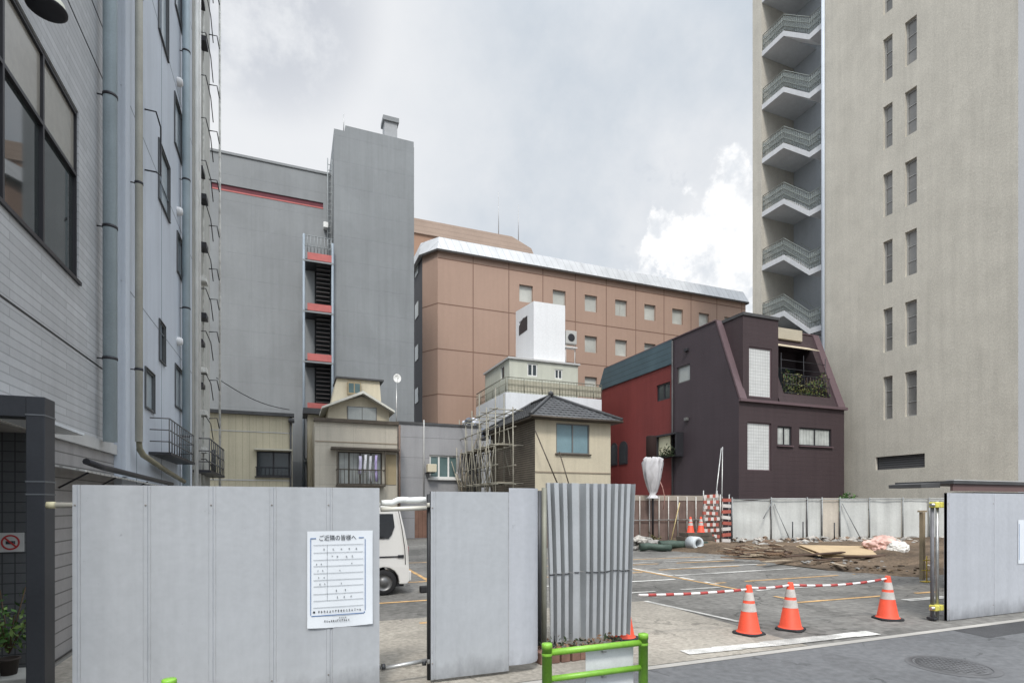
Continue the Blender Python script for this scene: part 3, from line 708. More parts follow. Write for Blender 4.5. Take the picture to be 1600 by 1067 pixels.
# plant at the foot
pp = onZ(14, 1046, .0); py_ = 6.75; pxx = gx(14, py_)
LEAF = mat('leaf_green', (.055,.13,.03), .6, 0, .35, 8); LEAF2 = mat('leaf_light', (.12,.19,.05), .6, 0, .3, 8); STEM = mat('stem_brown', (.09,.06,.035), .8)
t = thing('potted_plant', 'leafy green potted plant behind the dark porch column', 'potted plant', (pxx, py_, 0))
m = MB(); m.lathe([(0,.06),(.06,.06),(.08,.20),(.088,.20),(.088,.22),(.075,.22),(.07,.19),(0,.19)], 16, (pxx, py_, .161)); m.build('pot', mat('dark_pot', (.05,.04,.035), .7), t)
m = MB(); m.box(pxx-.5, pxx+.28, py_-.2, py_+.25, 0, .22); m.build('plinth', mat('pale_stone', (.32,.32,.30), .8, 0, .2, 4), t, bevel=.01)
rp = random.Random(8); m = MB(); pts = []
m2 = MB()
for k in range(11):
    a = rp.uniform(0,6.28); h = rp.uniform(.25,.62); d = Vector((math.cos(a)*h*.5, math.sin(a)*h*.4, h)); b0 = Vector((pxx,py_,.42))
    m2.path([b0, b0+d*.5+Vector((0,0,.03)), b0+d], .006, 5)
    for q in range(26): pts.append(b0+d*rp.uniform(.25,1.05)+Vector((rp.gauss(0,.05),rp.gauss(0,.05),rp.gauss(0,.04))))
leaves(m, pts, .035, rp, 2); m.build('foliage', [LEAF, LEAF2], t); m2.build('stems', STEM, t)

# lamp on an arm, top left
lp = onX(73, 16, XL+.62)
t = thing('street_lamp', 'dark oval lamp head on an arm from the tiled wall, top left', 'lamp', tuple(lp))
m = MB(); m.lathe([(0,-.008),(.125,-.008),(.148,.006),(.148,.02),(.13,.035)], 28, lp); m.build('rim', mat('lamp_black', (.02,.02,.025), .5), t)
m = MB(); m.lathe([(.143,.021),(.125,.08),(.07,.13),(.02,.145),(0,.147)], 28, lp); m.build('shade', mat('lamp_cream', (.55,.55,.45), .5), t)
m = MB(); m.path([lp+Vector((0,0,.14)), lp+Vector((-.05,.0,.3)), lp+Vector((-.25,0,.36)), (XL+.0, lp.y, lp.z+.36)], .025, 8); m.build('arm', GALV, t)

# ================================================================ GREY BUILDING WITH STAIR
GREY = mat('grey_concrete_paint', (.232,.243,.250), .75, 0, .09, .25, streak=.09, fine=.02, bump=.4, bs=6, pat=('grid', 3.0, 1.5, .965, .010), patch=.03)
GREYT = mat('grey_tower_paint', (.226,.239,.247), .75, 0, .09, .25, streak=.12, fine=.02, bump=.4, bs=6, pat=('grid', 3.0, 1.5, .965, .010), patch=.03)
REDP = mat('red_paint', (.43,.125,.115), .6, 0, .1, 3); REDD = mat('dark_red_paint', (.11,.02,.03), .6, 0, .1, 3)
Yg, Yt = 36.2, 35.0
t = thing('grey_building', 'tall windowless grey building with red landings on its outside stair', 'building', (2, 38, 0))
gx0, gx1 = gx(300, Yg), gx(521, Yt)+.05; zg = zY(522, 276, Yg)
za0, za1 = zY(420,309,Yg), zY(420,301,Yg)
b = MB(); b.sheet(FS(Yg), gx0, gx1, 0, zg, [(gx(330,Yg), gx(505,Yg), za0, za1)], .35); b.face([(gx0,Yg,zg),(gx1,Yg,zg),(gx1,Yg+12,zg),(gx0,Yg+12,zg)])
b.sheet(FW(gx0), Yg, Yg+12, 0, zg); b.build('wall', GREY, t)
m = MB(); m.box(gx(330,Yg), gx(505,Yg), Yg+.06, Yg+.34, za0+.002, za1-.004); m.build('red_band', REDD, t)
m = MB(); m.box(gx(330,Yg), gx(505,Yg), Yg-.02, Yg+.02, za0-.08, za0-.002); m.build('red_sill', REDP, t)
m = MB(); m.box(gx0, gx1, Yg-.06, Yg+.2, zg+.002, zg+.14); m.build('coping', GREY, t)
tx0, tx1, zt_ = gx(522,Yt), gx(647,Yt), zY(585,216,Yt)
block(t, tx0, tx1, Yt, Yt+6.5, 0, zt_, GREYT, name='tower_wall')
m = MB(); m.box(tx0+.65, tx1-.02, Yt+.003, Yt+6.4, zt_+.002, zt_+.35); m.build('parapet', GREYT, t)
cxx0, cxx1 = gx(602,Yt), gx(622,Yt)
m = MB(); m.box(cxx0, cxx1, Yt+.3, Yt+1.1, zt_+.35, zY(612,186,Yt)); c_ = m.build('chimney', mat('chimney_grey', (.34,.35,.36), .8), t)
m = MB(); m.box(cxx0-.1, cxx1+.1, Yt+.2, Yt+1.2, zY(612,186,Yt)+.002, zY(612,179,Yt)); m.build('cap', GREY, c_)
m = MB(); q = onY(537, 200, Yt+.3); m.tube((q.x,q.y,zt_),(q.x,q.y,zY(537,172,Yt)),.03,6); m.build('antenna', mat('antenna_metal', (.4,.4,.4), .5, .5), t)
# stair
sx0, sx1 = gx(473,35.3), tx0-.05
zs = [zY(497, y, 35.0) for y in (405, 483, 560, 636, 712)]
DKI = mat('stair_painted_shade', (.022,.024,.026), .8)
m = MB(); m.box(gx(493,Yg)-.05, gx(516,Yg), Yg-.03, Yg-.004, 0, zs[0]-.2); m.build('stair_shade_sheet', DKI, t)  # flat sheet, its near-black colour stands in for shade in the stair opening
for z in zs:
    m = MB(); m.box(sx0+.12, sx1, 34.7, Yg-.035, z-.30, z-.18); ld = m.build('stair_landing', DKF, t)
    m = MB(); m.box(sx0+.25, sx1-.03, 34.62, 34.70, z-.24, z+.17); m.build('red_parapet', REDP, ld)
    m = MB(); m.box(sx0, sx1, 34.58, 34.619, z-.38, z-.285); m.build('edge_beam', GREY, ld)
for z in zs:
    m = MB()
    for k in range(11):
        u = k/11; zz = z-.3-u*2.6; m.box(gx(494,35.6), gx(515,35.6), 35.0+u*.9, 35.30+u*.9, zz-.035, zz)
    m.build('stair_flight', mat('stair_steel', (.12,.11,.11), .6, .3), t)
for x in (sx0+.05, sx1-.06):
    m = MB(); m.tube((x,34.65,0),(x,34.65,zs[0]+.9 if x > sx0+.1 else zs[0]+1.2),.07,8); m.build('stair_post', mat('stair_post_blue', (.24,.28,.32), .6), t)
m = MB()
for k in range(1,9): m.tube((sx0+.05+(sx1-sx0)*k/9,34.65,zs[0]+.2),(sx0+.05+(sx1-sx0)*k/9,34.65,zs[0]+1.15),.022,5)
for zz in (.55,1.15): m.tube((sx0+.05,34.65,zs[0]+zz),(sx1,34.65,zs[0]+zz),.025,5)
for x in (gx(512,35.9), gx(519,35.9)): m.tube((x,35.95,zs[0]-.2),(x,35.95,zg+.9),.035,6)
k = zs[0]
while k < zg+.8: m.tube((gx(512,35.9),35.95,k),(gx(519,35.9),35.95,k),.022,5); k += .35
m.build('stair_railing', mat('rail_grey', (.26,.28,.29), .6), t)
m = MB(); q = onY(509, 352, 36.0); m.box(q.x-.14,q.x+.14,35.8,Yg-.003,q.z-.22,q.z+.12); m.build('wall_lamp', mat('lamp_white', (.7,.7,.68), .5), t, bevel=.03)

# ================================================================ HOTEL
BRN = mat('brown_tile_wall', (.375,.258,.20), .6, 0, .05, .2, streak=.06, fine=.02)
BRNJ = mat('brown_joint', (.19,.115,.085), .8)
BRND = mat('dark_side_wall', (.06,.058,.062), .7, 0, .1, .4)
ROOFW = mat('white_metal_roof', (.52,.53,.54), .4, .2, .1, 1, pat=('v', .6, .06, .7), streak=.08)
Yh = 42.0; ch = 1.5; cw = .87
hx0, hx1 = gx(684, Yh), gx(1165, Yh); zh = zY(930, 433, Yh)
zr = zY(923, 487, Yh)          # sill of the top window row
t = thing('brown_hotel', 'long reddish brown tiled building with square windows and white roof edge', 'building', ((hx0+hx1)/2, Yh+8, 0))
cols = [gx(822,Yh)+3.03*k for k in range(8)]; WW, WH = .60, 1.40
holes = []
for r in range(5):
    for k, c in enumerate(cols):
        if r == 1 and k in (0,): continue
        holes.append((c-WW, c+WW, zr-3.5*r, zr-3.5*r+WH))
b = MB(); b.sheet(FS(Yh), hx0, hx1, 0, zh, holes, .25)
pch = [(hx0,Yh),(hx0-cw,Yh+ch)]
b.face([(hx0,Yh,0),(hx0-cw,Yh+ch,0),(hx0-cw,Yh+ch,zh),(hx0,Yh,zh)]); b.sheet(FE(hx1), Yh, Yh+16, 0, zh)
b.build('wall', BRN, t)
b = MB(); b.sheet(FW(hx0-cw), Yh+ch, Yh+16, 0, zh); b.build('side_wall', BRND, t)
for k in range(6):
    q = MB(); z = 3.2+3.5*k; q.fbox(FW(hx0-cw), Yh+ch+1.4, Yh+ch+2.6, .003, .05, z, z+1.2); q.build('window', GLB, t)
rnd = random.Random(12)
for h in holes:
    window(t, FS(Yh), h, mat('hotel_frame', (.42,.41,.38), .5), mat('hotel_blind_pane', (.46,.47,.44), .25, 0, .2, .5, spec=.5) if rnd.random() < .8 else GLB, 0 if rnd.random() < .8 else 1, 0, .07, .25)
m = MB()
jx = [cols[0]-1.515+3.03*k for k in range(-2, 9)]
for x in jx:
    if hx0 < x < hx1: m.fbox(FS(Yh), x-.035, x+.035, -.02, .004, 0, zh)
for r in range(-1, 6):
    z = zr-3.5*r-1.05
    if z < zh: m.fbox(FS(Yh), hx0, hx1, -.02, .006, z-.04, z+.04)
for r in range(0, 6):
    z = zr-3.5*r-1.05; d = .004
    m.hexa([(hx0-d,Yh-d,z-.04),(hx0-cw-d,Yh+ch-d,z-.04),(hx0-cw,Yh+ch,z-.04),(hx0,Yh,z-.04),(hx0-d,Yh-d,z+.04),(hx0-cw-d,Yh+ch-d,z+.04),(hx0-cw,Yh+ch,z+.04),(hx0,Yh,z+.04)])
m.build('joints', BRNJ, t)
hr = 1.05; o = .3
m = MB(); 
A = [(hx0-cw-o,Yh+16,zh),(hx0-cw-o,Yh+ch-.1,zh),(hx0-.1,Yh-o,zh),(hx1+.15,Yh-o,zh),(hx1+.15,Yh+16,zh)]
B = [(hx0-cw-.1,Yh+16,zh+hr),(hx0-cw-.1,Yh+ch+.1,zh+hr),(hx0+.1,Yh+.05,zh+hr),(hx1-.25,Yh+.05,zh+hr),(hx1-.25,Yh+16,zh+hr)]
for i in range(4): m.face([A[i],A[i+1],B[i+1],B[i]])
m.face(B); m.face(list(reversed(A)))
m.build('roof', ROOFW, t)
m = MB()
for i in range(4):
    a, e = Vector(A[i]), Vector(A[i+1]); dz = Vector((0,0,-.16)); m.face([a+dz,e+dz,e,a])
m.build('eave', mat('hotel_eave', (.05,.045,.042), .7), t)
for px in (775, 1070):
    m = MB(); q = onY(px, 400, Yh+2); m.box(q.x-.5,q.x+.5,Yh+1.5,Yh+2.4,zh+hr,zh+hr+.6); m.build('roof_vent', ROOFW, t, bevel=.05)

Yb = 62.0
bx0, bx1 = gx(630,Yb), gx(835,Yb); zbk = zY(700,352,Yb)
t = thing('brown_tower', 'farther brown building with antennas rising behind the white hotel roof', 'building', ((bx0+bx1)/2, Yb+5, 0))
block(t, bx0, bx1-.8, Yb, Yb+10, 0, zbk-1.6, mat('far_brown_wall', (.31,.19,.13), .7, 0, .06, .2))
m = MB(); m.prism(FS(Yb-.1), [(bx0,zbk-1.6),(bx1-.2,zbk-1.6),(bx1-.5,zbk-1.0),(bx1-3,zbk),(bx0,zbk)], -9, .1); m.build('roof', mat('far_brown_roof', (.33,.25,.20), .8, 0, .1, .3, pat=('h', .5, .1, .8)), t)
for px, ytop in ((779,300),(810,320)):
    q = onY(px, 370, Yb+1); m = MB(); m.tube((q.x,q.y,zbk-.2),(q.x,q.y,zY(px,ytop,Yb+1)),.06,6,.03); m.build('antenna', mat('antenna_metal', (.4,.4,.4), .5, .5), t)

# ================================================================ HOUSES BEHIND THE LOT
CRM = mat('cream_siding', (.50,.455,.335), .7, 0, .06, .8, streak=.14, pat=('v', .30, .06, .72))
CRM2 = mat('cream_render', (.53,.475,.36), .8, 0, .06, .8, streak=.12, bump=.3, bs=30)
BEI = mat('beige_panel_wall', (.50,.46,.385), .75, 0, .05, .8, streak=.12, pat=('grid', 1.6, .95, .82, .012))
GSD = mat('grey_siding', (.30,.30,.31), .7, 0, .06, .8, streak=.10, pat=('h', 1.1, .02, .6))
DRF = mat('dark_roof_edge', (.07,.07,.072), .6, 0, .2, 2)
WALLW = mat('white_wall', (.66,.68,.70), .6, 0, .05, .6, streak=.08)
WALLC = mat('pale_green_cream_wall', (.50,.51,.44), .7, 0, .06, .8, streak=.10)
BRKT = mat('brown_metal', (.085,.07,.055), .5, .2, .2, 3)

# far left house
Y = 30.0; x0, x1 = gx(318,Y), gx(457,Y); z1 = zY(400,648,Y)
t = thing('house', 'flat roofed cream house with one dark window, left of the dark alley', 'house', ((x0+x1)/2, Y+3, 0))
h = hS(Y,401,453,705,744); h2 = hS(Y,330,338,702,742)
block(t, x0, x1, Y, Y+5, 0, z1, CRM, {'S':[h,h2]}, roof=DRF)
w = window(t, FS(Y), h, DKF, GLS, 1, 0, .07, .14); 
m = MB(); a0,a1,b0,b1 = h; m.fbox(FS(Y),a0-.1,a1+.1,.003,.35,b1+.03,b1+.10); m.build('window_hood', mat('hood_pale', (.5,.48,.4), .6), w)
m = MB(); m.fbox(FS(Y),a0-.08,a1+.08,.004,.16,b0-.06,b0-.01)
for k in range(9): x = a0+(a1-a0)*k/8; m.fbox(FS(Y),x-.012,x+.012,.10,.125,b0-.01,b0+.42)
m.fbox(FS(Y),a0-.05,a1+.05,.09,.135,b0+.42,b0+.46); m.build('window_rail', DKF, w)
window(t, FS(Y), h2, DKF, GLS, 0, 0, .06)
m = MB(); m.fbox(FS(Y), x0-.1, x1+.08, -.2, .18, z1-.02, z1+.14); m.build('eave', DRF, t)
m = MB(); m.fbox(FS(Y), x0, x1, .003, .02, z1-.85, z1-.81); m.fbox(FS(Y), x0, x1, .003, .02, 3.02, 3.07); m.build('trim', TRIM, t)
m = MB(); m.tube((x1-.08,Y-.09,0),(x1-.08,Y-.09,z1-.02),.05,8); m.build('drainpipe', DRF, t)
m = MB(); m.lathe([(.0,0),(.14,0),(.14,.2),(.0,.2)],10,(x1-.05,Y-.16,z1-.32)); m.build('gutter_box', DRF, t)

# alley details
t = thing('house', 'narrow strip of a cream house in the alley under the stair', 'house', (gx(485,33), 33, 0))
xa_, xb_ = gx(481,32.6), gx(507,32.6); block(t, xa_, xb_, 32.6, 34.3, 0, zY(490,648,32.6), CRM2, roof=DRF)
m = MB(); m.box(xa_-.25, xb_+.1, 32.2, 34.3, zY(490,648,32.6)+.005, zY(490,642,32.6)+.1); m.build('eave', DRF, t)

# middle house with laundry
Y = 29.0; x0, x1 = gx(492,Y), gx(621,Y); z1 = zY(555,661,Y)
t = thing('house', 'beige house with laundry at its upper window and a gabled top storey', 'house', ((x0+x1)/2, Y+3, 0))
h = hS(Y,528,597,706,757); h3 = hS(Y,601,619,710,757)
b = block(t, x0, x1, Y, Y+5.5, 0, z1, BEI, {'S':[h]}, roof=DRF)
w = window(t, FS(Y), h, BRKT, GLC, 3, 0, .06, .14)
m = MB(); m.fbox(FS(Y),h3[0],h3[1],.004,.03,h3[2],h3[3]); m.build('shutter_box', mat('tan_shutter', (.36,.29,.18), .6), t)
m = MB(); m.fbox(FS(Y),h[0]-.35,x1+.02,.003,.55,h[3]+.06,h[3]+.17); m.build('window_hood', BRKT, t)
m = MB(); F = FS(Y); a0,a1,b0,b1 = h; b0r = b0+.0
m.fbox(F,a0-.1,a1+.1,.46,.50,b0+.70,b0+.75); m.fbox(F,a0-.1,a1+.1,.46,.50,b0-.02,b0+.03)
for k in range(14): x = a0-.08+(a1-a0+.16)*k/13; m.fbox(F,x-.012,x+.012,.47,.49,b0,b0+.72)
for x in (a0-.1,a1+.06): m.fbox(F,x,x+.04,.003,.5,b0+.70,b0+.745); m.fbox(F,x,x+.05,.45,.50,b0-.05,b1+.06)
m.fbox(F,a0-.1,a1+.1,.003,.52,b0-.10,b0-.03); m.build('balcony_rail', BRKT, t)
m = MB(); m.fbox(FS(Y),x0-.06,x1+.06,-.3,.14,z1+.0,z1+.17); m.build('eave', BRKT, t)
m = MB(); m.fbox(FS(Y),x0,x1,.003,.02,z1-1.0,z1-.95); m.build('trim', mat('tan_trim', (.3,.25,.19), .7), t)
m = MB(); m.tube((x1+.09,Y-.1,0),(x1+.09,Y-.1,z1),.055,8); m.build('drainpipe', mat('brown_pipe', (.16,.11,.085), .6), t)
# gable storey
Yq = 29.9; g0, g1 = gx(513,Yq), gx(608,Yq); zg0, zgp = zY(560,637,Yq), zY(566,619,Yq); gp = gx(566,Yq)
h = hS(Yq,544,587,637,656); h = (h[0],h[1],max(h[2],z1+.2),h[3])
b = MB(); b.sheet(FS(Yq), g0, g1, z1, zg0-.0, [], .1); b.face([(g0,Yq,zg0),(g1,Yq,zg0),(gp,Yq,zgp)]); b.sheet(FW(g0),Yq,Yq+3.2,z1,zg0); b.sheet(FE(g1),Yq,Yq+3.2,z1,zg0); b.build('gable_wall', CRM2, t)
m = MB(); e0, e1 = gx(503,Yq-.5), gx(617,Yq-.5); zd = zY(508,638,Yq-.5)
m.prism(FS(Yq), [(e0,zd),(gp,zgp+.06),(e1,zd),(e1,zd+.1),(gp,zgp+.20),(e0,zd+.1)], -3.2, .5); m.build('roof', mat('pale_roof_edge', (.60,.59,.53), .6, 0, .1, 2), t)
f = MB(); hh = (h[0],h[1],h[2],h[3]); f.fbox(FS(Yq),hh[0]-.05,hh[1]+.05,.003,.05,hh[2]-.04,hh[3]+.04); w = f.build('window', ALU, t)
f = MB(); xm = (hh[0]+hh[1])/2; f.fbox(FS(Yq),hh[0],xm-.02,.052,.06,hh[2],hh[3]); f.fbox(FS(Yq),xm+.02,hh[1],.052,.06,hh[2],hh[3]); f.build('pane', GLB, w)
# top tower with slanting sides
Yq = 31.4; a0,a1,b0_,b1_ = gx(512,Yq),gx(598,Yq),gx(527,Yq),gx(594,Yq); zt0, zt1 = zY(555,628,Yq), zY(560,592,Yq)
m = MB(); P0 = [(a0,Yq,zt0-1),(a1,Yq,zt0-1),(a1,Yq+3,zt0-1),(a0,Yq+3,zt0-1)]; P1 = [(b0_,Yq+.25,zt1),(b1_,Yq+.25,zt1),(b1_,Yq+2.6,zt1),(b0_,Yq+2.6,zt1)]
m.hexa(P0+P1); m.build('mansard_top', CRM2, t)
m = MB(); m.box(b0_-.06,b1_+.22,Yq+.1,Yq+2.7,zt1+.003,zt1+.09); m.build('top_roof', DRF, t)
h = hS(Yq-.02,543,564,597,616); f = MB(); f.fbox(FS(Yq),h[0],h[1],-.25,.06,h[2],h[3]); w = f.build('window', mat('pale_brown_frame', (.30,.24,.15), .6), t)
f = MB(); xm=(h[0]+h[1])/2; f.fbox(FS(Yq),h[0]+.06,xm-.03,.062,.07,h[2]+.08,h[3]-.08); f.fbox(FS(Yq),xm+.03,h[1]-.06,.062,.07,h[2]+.08,h[3]-.08); f.build('pane', GLG, w)
# laundry
Y = 29.0; rl = random.Random(6)
for i, (px, wpx, top, bot, c, lab) in enumerate(((563,7,712,740,(.55,.52,.66),'pale violet shirt at the left of the laundry row'),(571,6,710,738,(.72,.72,.74),'white shirt in the middle of the laundry row'),
                                                 (579,6,712,752,(.6,.6,.63),'pale grey towel beside the white shirt on the line'),(588,6,711,752,(.45,.38,.62),'purple cloth at the right end of the laundry row'))):
    xx = gx(px,Y-.5); ww = wpx/870*28*.6; zt2, zb2 = zY(px,top,Y-.5), zY(px,bot,Y-.5); m = MB()
    for j in range(5):
        for k in range(4):
            P = lambda u, v: (xx+(u-.5)*ww*(1+.1*v)+.02*math.sin(v*5+i), Y-.42+.04*math.sin(u*9+i*2)*v-.03, zt2-(zt2-zb2)*v)
            m.face([P(j/5,k/4),P((j+1)/5,k/4),P((j+1)/5,(k+1)/4),P(j/5,(k+1)/4)],0,True)
    o = m.build('laundry', mat('cloth_%d' % i, c, .9, 0, .1, 6), None); s = o.modifiers.new('s','SOLIDIFY'); s.thickness=.008
    tag(o, lab, 'laundry', 'laundry on the middle house')

# grey house
Y = 30.2; x0, x1 = gx(622.5,Y), gx(752,Y); z1 = zY(690,665,Y)
t = thing('house', 'plain grey sided house with one white framed window', 'house', ((x0+x1)/2, Y+3, 0))
h = hS(Y,671,716,711,747); hd = (gx(648,Y), gx(668,Y), .02, 1.75)
block(t, x0, x1, Y, Y+5, 0, z1, GSD, {'S':[h,hd]}, roof=DRF)
w = window(t, FS(Y), h, WHF, GLG, 2, 0, .09, .14); m = MB(); m.fbox(FS(Y),h[0]-.1,h[1]+.1,.003,.16,h[2]-.1,h[2]-.003); m.build('sill', WHF, w)
m = MB(); m.fbox(FS(Y),hd[0]+.02,hd[1]-.02,-.13,-.08,.02,1.74); m.build('door', mat('brown_door', (.20,.115,.085), .6, 0, .2, 2, pat=('v', .22, .1, .6)), t)
m = MB(); m.fbox(FS(Y),x0-.02,x1,-.2,.06,z1,z1+.12); m.build('eave', DRF, t)
m = MB(); xx = gx(662,Y); m.tube((xx,Y-.06,2.2),(xx,Y-.06,z1+.25),.035,6); m.build('drainpipe', TRIM, t)
q0 = hS(Y,664,678,726,738); m = MB(); m.fbox(FS(Y-.25),q0[0],q0[1],.02,.40,q0[2],q0[3])
ac = thing('air_conditioner', 'small cream box unit hung at the lower left of the grey house window', 'air conditioner', (q0[0],Y-.3,q0[2])); m.build('casing', mat('ac_cream', (.55,.50,.38), .5), ac, bevel=.02)
m = MB(); m.box(q0[0],q0[1],Y-.25,Y-.003,q0[2]-.05,q0[2]-.01); m.build('bracket', DKF, ac)

# satellite dish
q = onY(620, 592, 31.6); WD = mat('dish_white', (.72,.72,.70), .6)
t = thing('satellite_dish', 'white satellite dish on a thin mast beside the gabled house', 'satellite dish', (q.x,q.y,z1))
m = MB(); m.tube((q.x,q.y+.1,zg0-1.8),(q.x,q.y+.1,q.z),.03,6); m.build('mast', GALV, t)
m = MB(); n_ = 16
for j in range(3):
    for k in range(n_):
        def P(r, a): return (q.x+.22*r*math.cos(a)*1.0, q.y-.06+.10*r*r*-1+.02*math.sin(a), q.z+.26*r*math.sin(a))
        r0, r1 = j/3, (j+1)/3; a0, a1 = 6.2832*k/n_, 6.2832*(k+1)/n_
        m.face([P(r0,a0),P(r1,a0),P(r1,a1),P(r0,a1)] if j else [P(r1,a0),P(r1,a1),P(0,0)],0,True)
o = m.build('dish', WD, t); s = o.modifiers.new('s','SOLIDIFY'); s.thickness=.01
m = MB(); m.tube((q.x,q.y-.1,q.z-.22),(q.x,q.y-.38,q.z-.05),.012,6); m.box(q.x-.03,q.x+.03,q.y-.42,q.y-.36,q.z-.08,q.z-.02); m.build('feed_arm', GALV, t)

# white stacked house
Yw = 33.5; k_ = 1.0
xc, xr_ = gx(796,Yw), gx(903,Yw); yb = gy(758,xc); zt2 = zY(850,566,Yw)
Ye = 32.7; xe0, xe1 = gx(790,Ye), gx(940,Ye); zdeck = zY(800,613,Ye); yte = gy(744,xe0)
t = thing('white_house', 'white house with a stair penthouse and a railed roof terrace', 'house', ((xc+xr_)/2, 36, 0))
block(t, xe0, xe1, Ye, yte, 0, zdeck, WALLW, name='lower_wall')
hs = [hS(Yw,824,840,568,588), hS(Yw,867,879,577,592)]; hw = [hX(xc,782,788,572,594)]
block(t, xc, xr_, Yw, yb, zdeck+.003, zt2, WALLC, {'S':hs,'W':hw}, roof=ALU)
window(t, FS(Yw), hs[0], WHF, GLS, 1, 0, .08, .10); window(t, FS(Yw), hs[1], WHF, GLS, 1, 0, .07, .10); window(t, FW(xc), hw[0], WHF, GLS, 0, 0, .06, .1)
m = MB(); m.box(xc-.12,xr_+.12,Yw-.12,yb+.1,zt2+.003,zt2+.12); m.build('eave', TRIM, t)
xp, xq = gx(834,Yw+.4), gx(883,Yw+.4); yp_ = gy(806,xp); zp_ = zY(858,474,Yw+.4)
hp = [hX(xp,811,824,498,520)]; 
b = MB(); zpl = zp_-.0; zlow = zX(806,487,xp)
yb2 = yp_
b.sheet(FS(Yw+.4), xp, xq, zt2+.12, zp_); b.sheet(FW(xp), Yw+.4, yb2, zt2+.12, zlow-.6, hp, .1); b.sheet(FE(xq), Yw+.4, yb2, zt2+.12, zlow-.6)
b.face([(xp,Yw+.4,zlow-.6),(xp,yb2,zlow-.6),(xp,yb2,zlow),(xp,Yw+.4,zp_)]); b.face([(xp,Yw+.4,zp_),(xq,Yw+.4,zp_),(xq,yb2,zlow),(xp,yb2,zlow)]); b.face([(xq,Yw+.4,zlow-.6),(xq,yb2,zlow-.6),(xq,yb2,zlow),(xq,Yw+.4,zp_)])
b.sheet(FN(yb2), xp, xq, zt2+.12, zlow); b.build('penthouse_wall', mat('bright_white_wall', (.74,.75,.76), .6, 0, .03, .6, streak=.05), t)
hp_ = hp[0]; m = MB(); m.prism(FW(xp), [(hp_[0],hp_[2]),(hp_[1],hp_[2]),(hp_[1],hp_[3]-.3),((hp_[0]+hp_[1])/2,hp_[3]+.05),(hp_[0],hp_[3]-.1)], -.09, .012); m.build('penthouse_window', DKF, t)
m = MB(); F = FS(Ye); zr_ = zdeck+.95
pts = [(xe0,yte,0),(xe0,Ye,0),(xe1,Ye,0)]
for z in (.15,.55,.97): m.path([(p[0]+.03,p[1]+(.04 if p[1]==Ye else 0),zdeck+z) for p in pts], .03 if z > .9 else .018, 6)
k = 0
for k in range(34): x = xe0+.03+(xe1-xe0)*k/33; m.tube((x,Ye+.04,zdeck),(x,Ye+.04,zr_),.014 if k % 6 else .03,5)
for k in range(30): y = Ye+(yte-Ye)*k/29; m.tube((xe0+.03,y,zdeck),(xe0+.03,y,zr_),.014 if k % 6 else .03,5)
m.build('terrace_railing', mat('rail_olive', (.22,.22,.18), .6, .2), t)
m = MB(); m.fbox(FS(Ye),xe0+.2,xe1,-.13,-.10,zdeck+.1,zdeck+.85); m.build('railing_mesh', mat('mesh_sheet', (.40,.38,.30), .7, 0, .15, 3), t)
q = onY(893,525,Yw+.6); ac = thing('air_conditioner', 'grey outdoor unit mounted beside the white penthouse', 'air conditioner', (q.x,q.y,zt2+.12))
m = MB(); m.box(xq+.05,xq+.85,Yw+.3,Yw+.7,zY(893,535,Yw),zY(893,514,Yw)); m.build('casing', mat('ac_grey', (.45,.45,.43), .5), ac, bevel=.03)
m = MB(); c_ = Vector((xq+.42,Yw+.285,zY(893,525,Yw)))
m.lathe([(.26,0),(.26,-.01),(.22,-.012),(.0,-.004)],18,c_,axis='Y'); m.build('fan_grille', DKF, ac)
m = MB()
for x in (xq+.1,xq+.8): m.tube((x,Yw+.5,zt2+.12),(x,Yw+.5,zY(893,535,Yw)),.03,6)
m.box(xq+.03,xq+.9,Yw+.3,Yw+.75,zY(893,541,Yw),zY(893,540,Yw)+.03); m.build('stand', WHF, ac)

# tiled house
TILER = mat('roof_tile', (.10,.103,.108), .5, 0, .3, 2.5, pat=('v', .27, .42, .38), fine=.3)
LATH = mat('bare_lath_wall', (.15,.13,.105), .9, 0, .3, 1, pat=('h', .11, .3, .35))
Y = 24.0; x0, x1, y1 = gx(836,Y), gx(954,Y), 30.3; ze = zY(890,655,Y)
t = thing('tiled_house', 'cream house under a dark hipped tile roof with a blue window', 'house', ((x0+x1)/2, 27, 0))
h = hS(Y,869,921,662,709)
b = MB(); b.sheet(FS(Y),x0,x1,0,ze,[h],.1); b.sheet(FE(x1),Y,y1,0,ze); b.sheet(FN(y1),x0,x1,0,ze); b.build('wall', CRM2, t)
b = MB(); b.sheet(FW(x0),Y,y1,0,ze); b.build('side_wall', LATH, t)
w = window(t, FS(Y), h, ALU, mat('blue_pane', (.17,.26,.29), .15, 0, .15, .8, spec=.5), 1, 0, .06, .1, sill=BRKT)
m = MB(); m.fbox(FS(Y),x0,x1,.003,.03,zY(890,738,Y)-.03,zY(890,738,Y)+.03); m.build('trim', mat('tan_trim', (.3,.25,.19), .7), t)
ov = .42; E = [(x0-ov,Y-ov),(x1+ov,Y-ov),(x1+ov,y1+.3),(x0-ov,y1+.3)]; xm = gx(860,26.2); ya_, yb_ = 26.2, 28.6; zr2 = zY(860,620,26.2)
def tilt(m, e0, e1, r0, r1, nrow):
    for k in range(nrow):
        for u0, u1, dz in ((k/nrow,(k+1)/nrow,.0),):
            A, B = e0.lerp(r0,u0), e1.lerp(r1,u0); C, D = e1.lerp(r1,u1), e0.lerp(r0,u1)
            up = Vector((0,0,.05)); m.face([A+up,B+up,C,D]); m.face([A,B,B+up,A+up])
m = MB(); V = lambda p: Vector((p[0],p[1],ze)); r0, r1 = Vector((xm,ya_,zr2)), Vector((xm,yb_,zr2))
tilt(m,V(E[0]),V(E[1]),r0,r0+Vector((.01,0,0)),9); tilt(m,V(E[1]),V(E[2]),r0,r1,9); tilt(m,V(E[2]),V(E[3]),r1,r1-Vector((.01,0,0)),9); tilt(m,V(E[3]),V(E[0]),r1,r0,9)
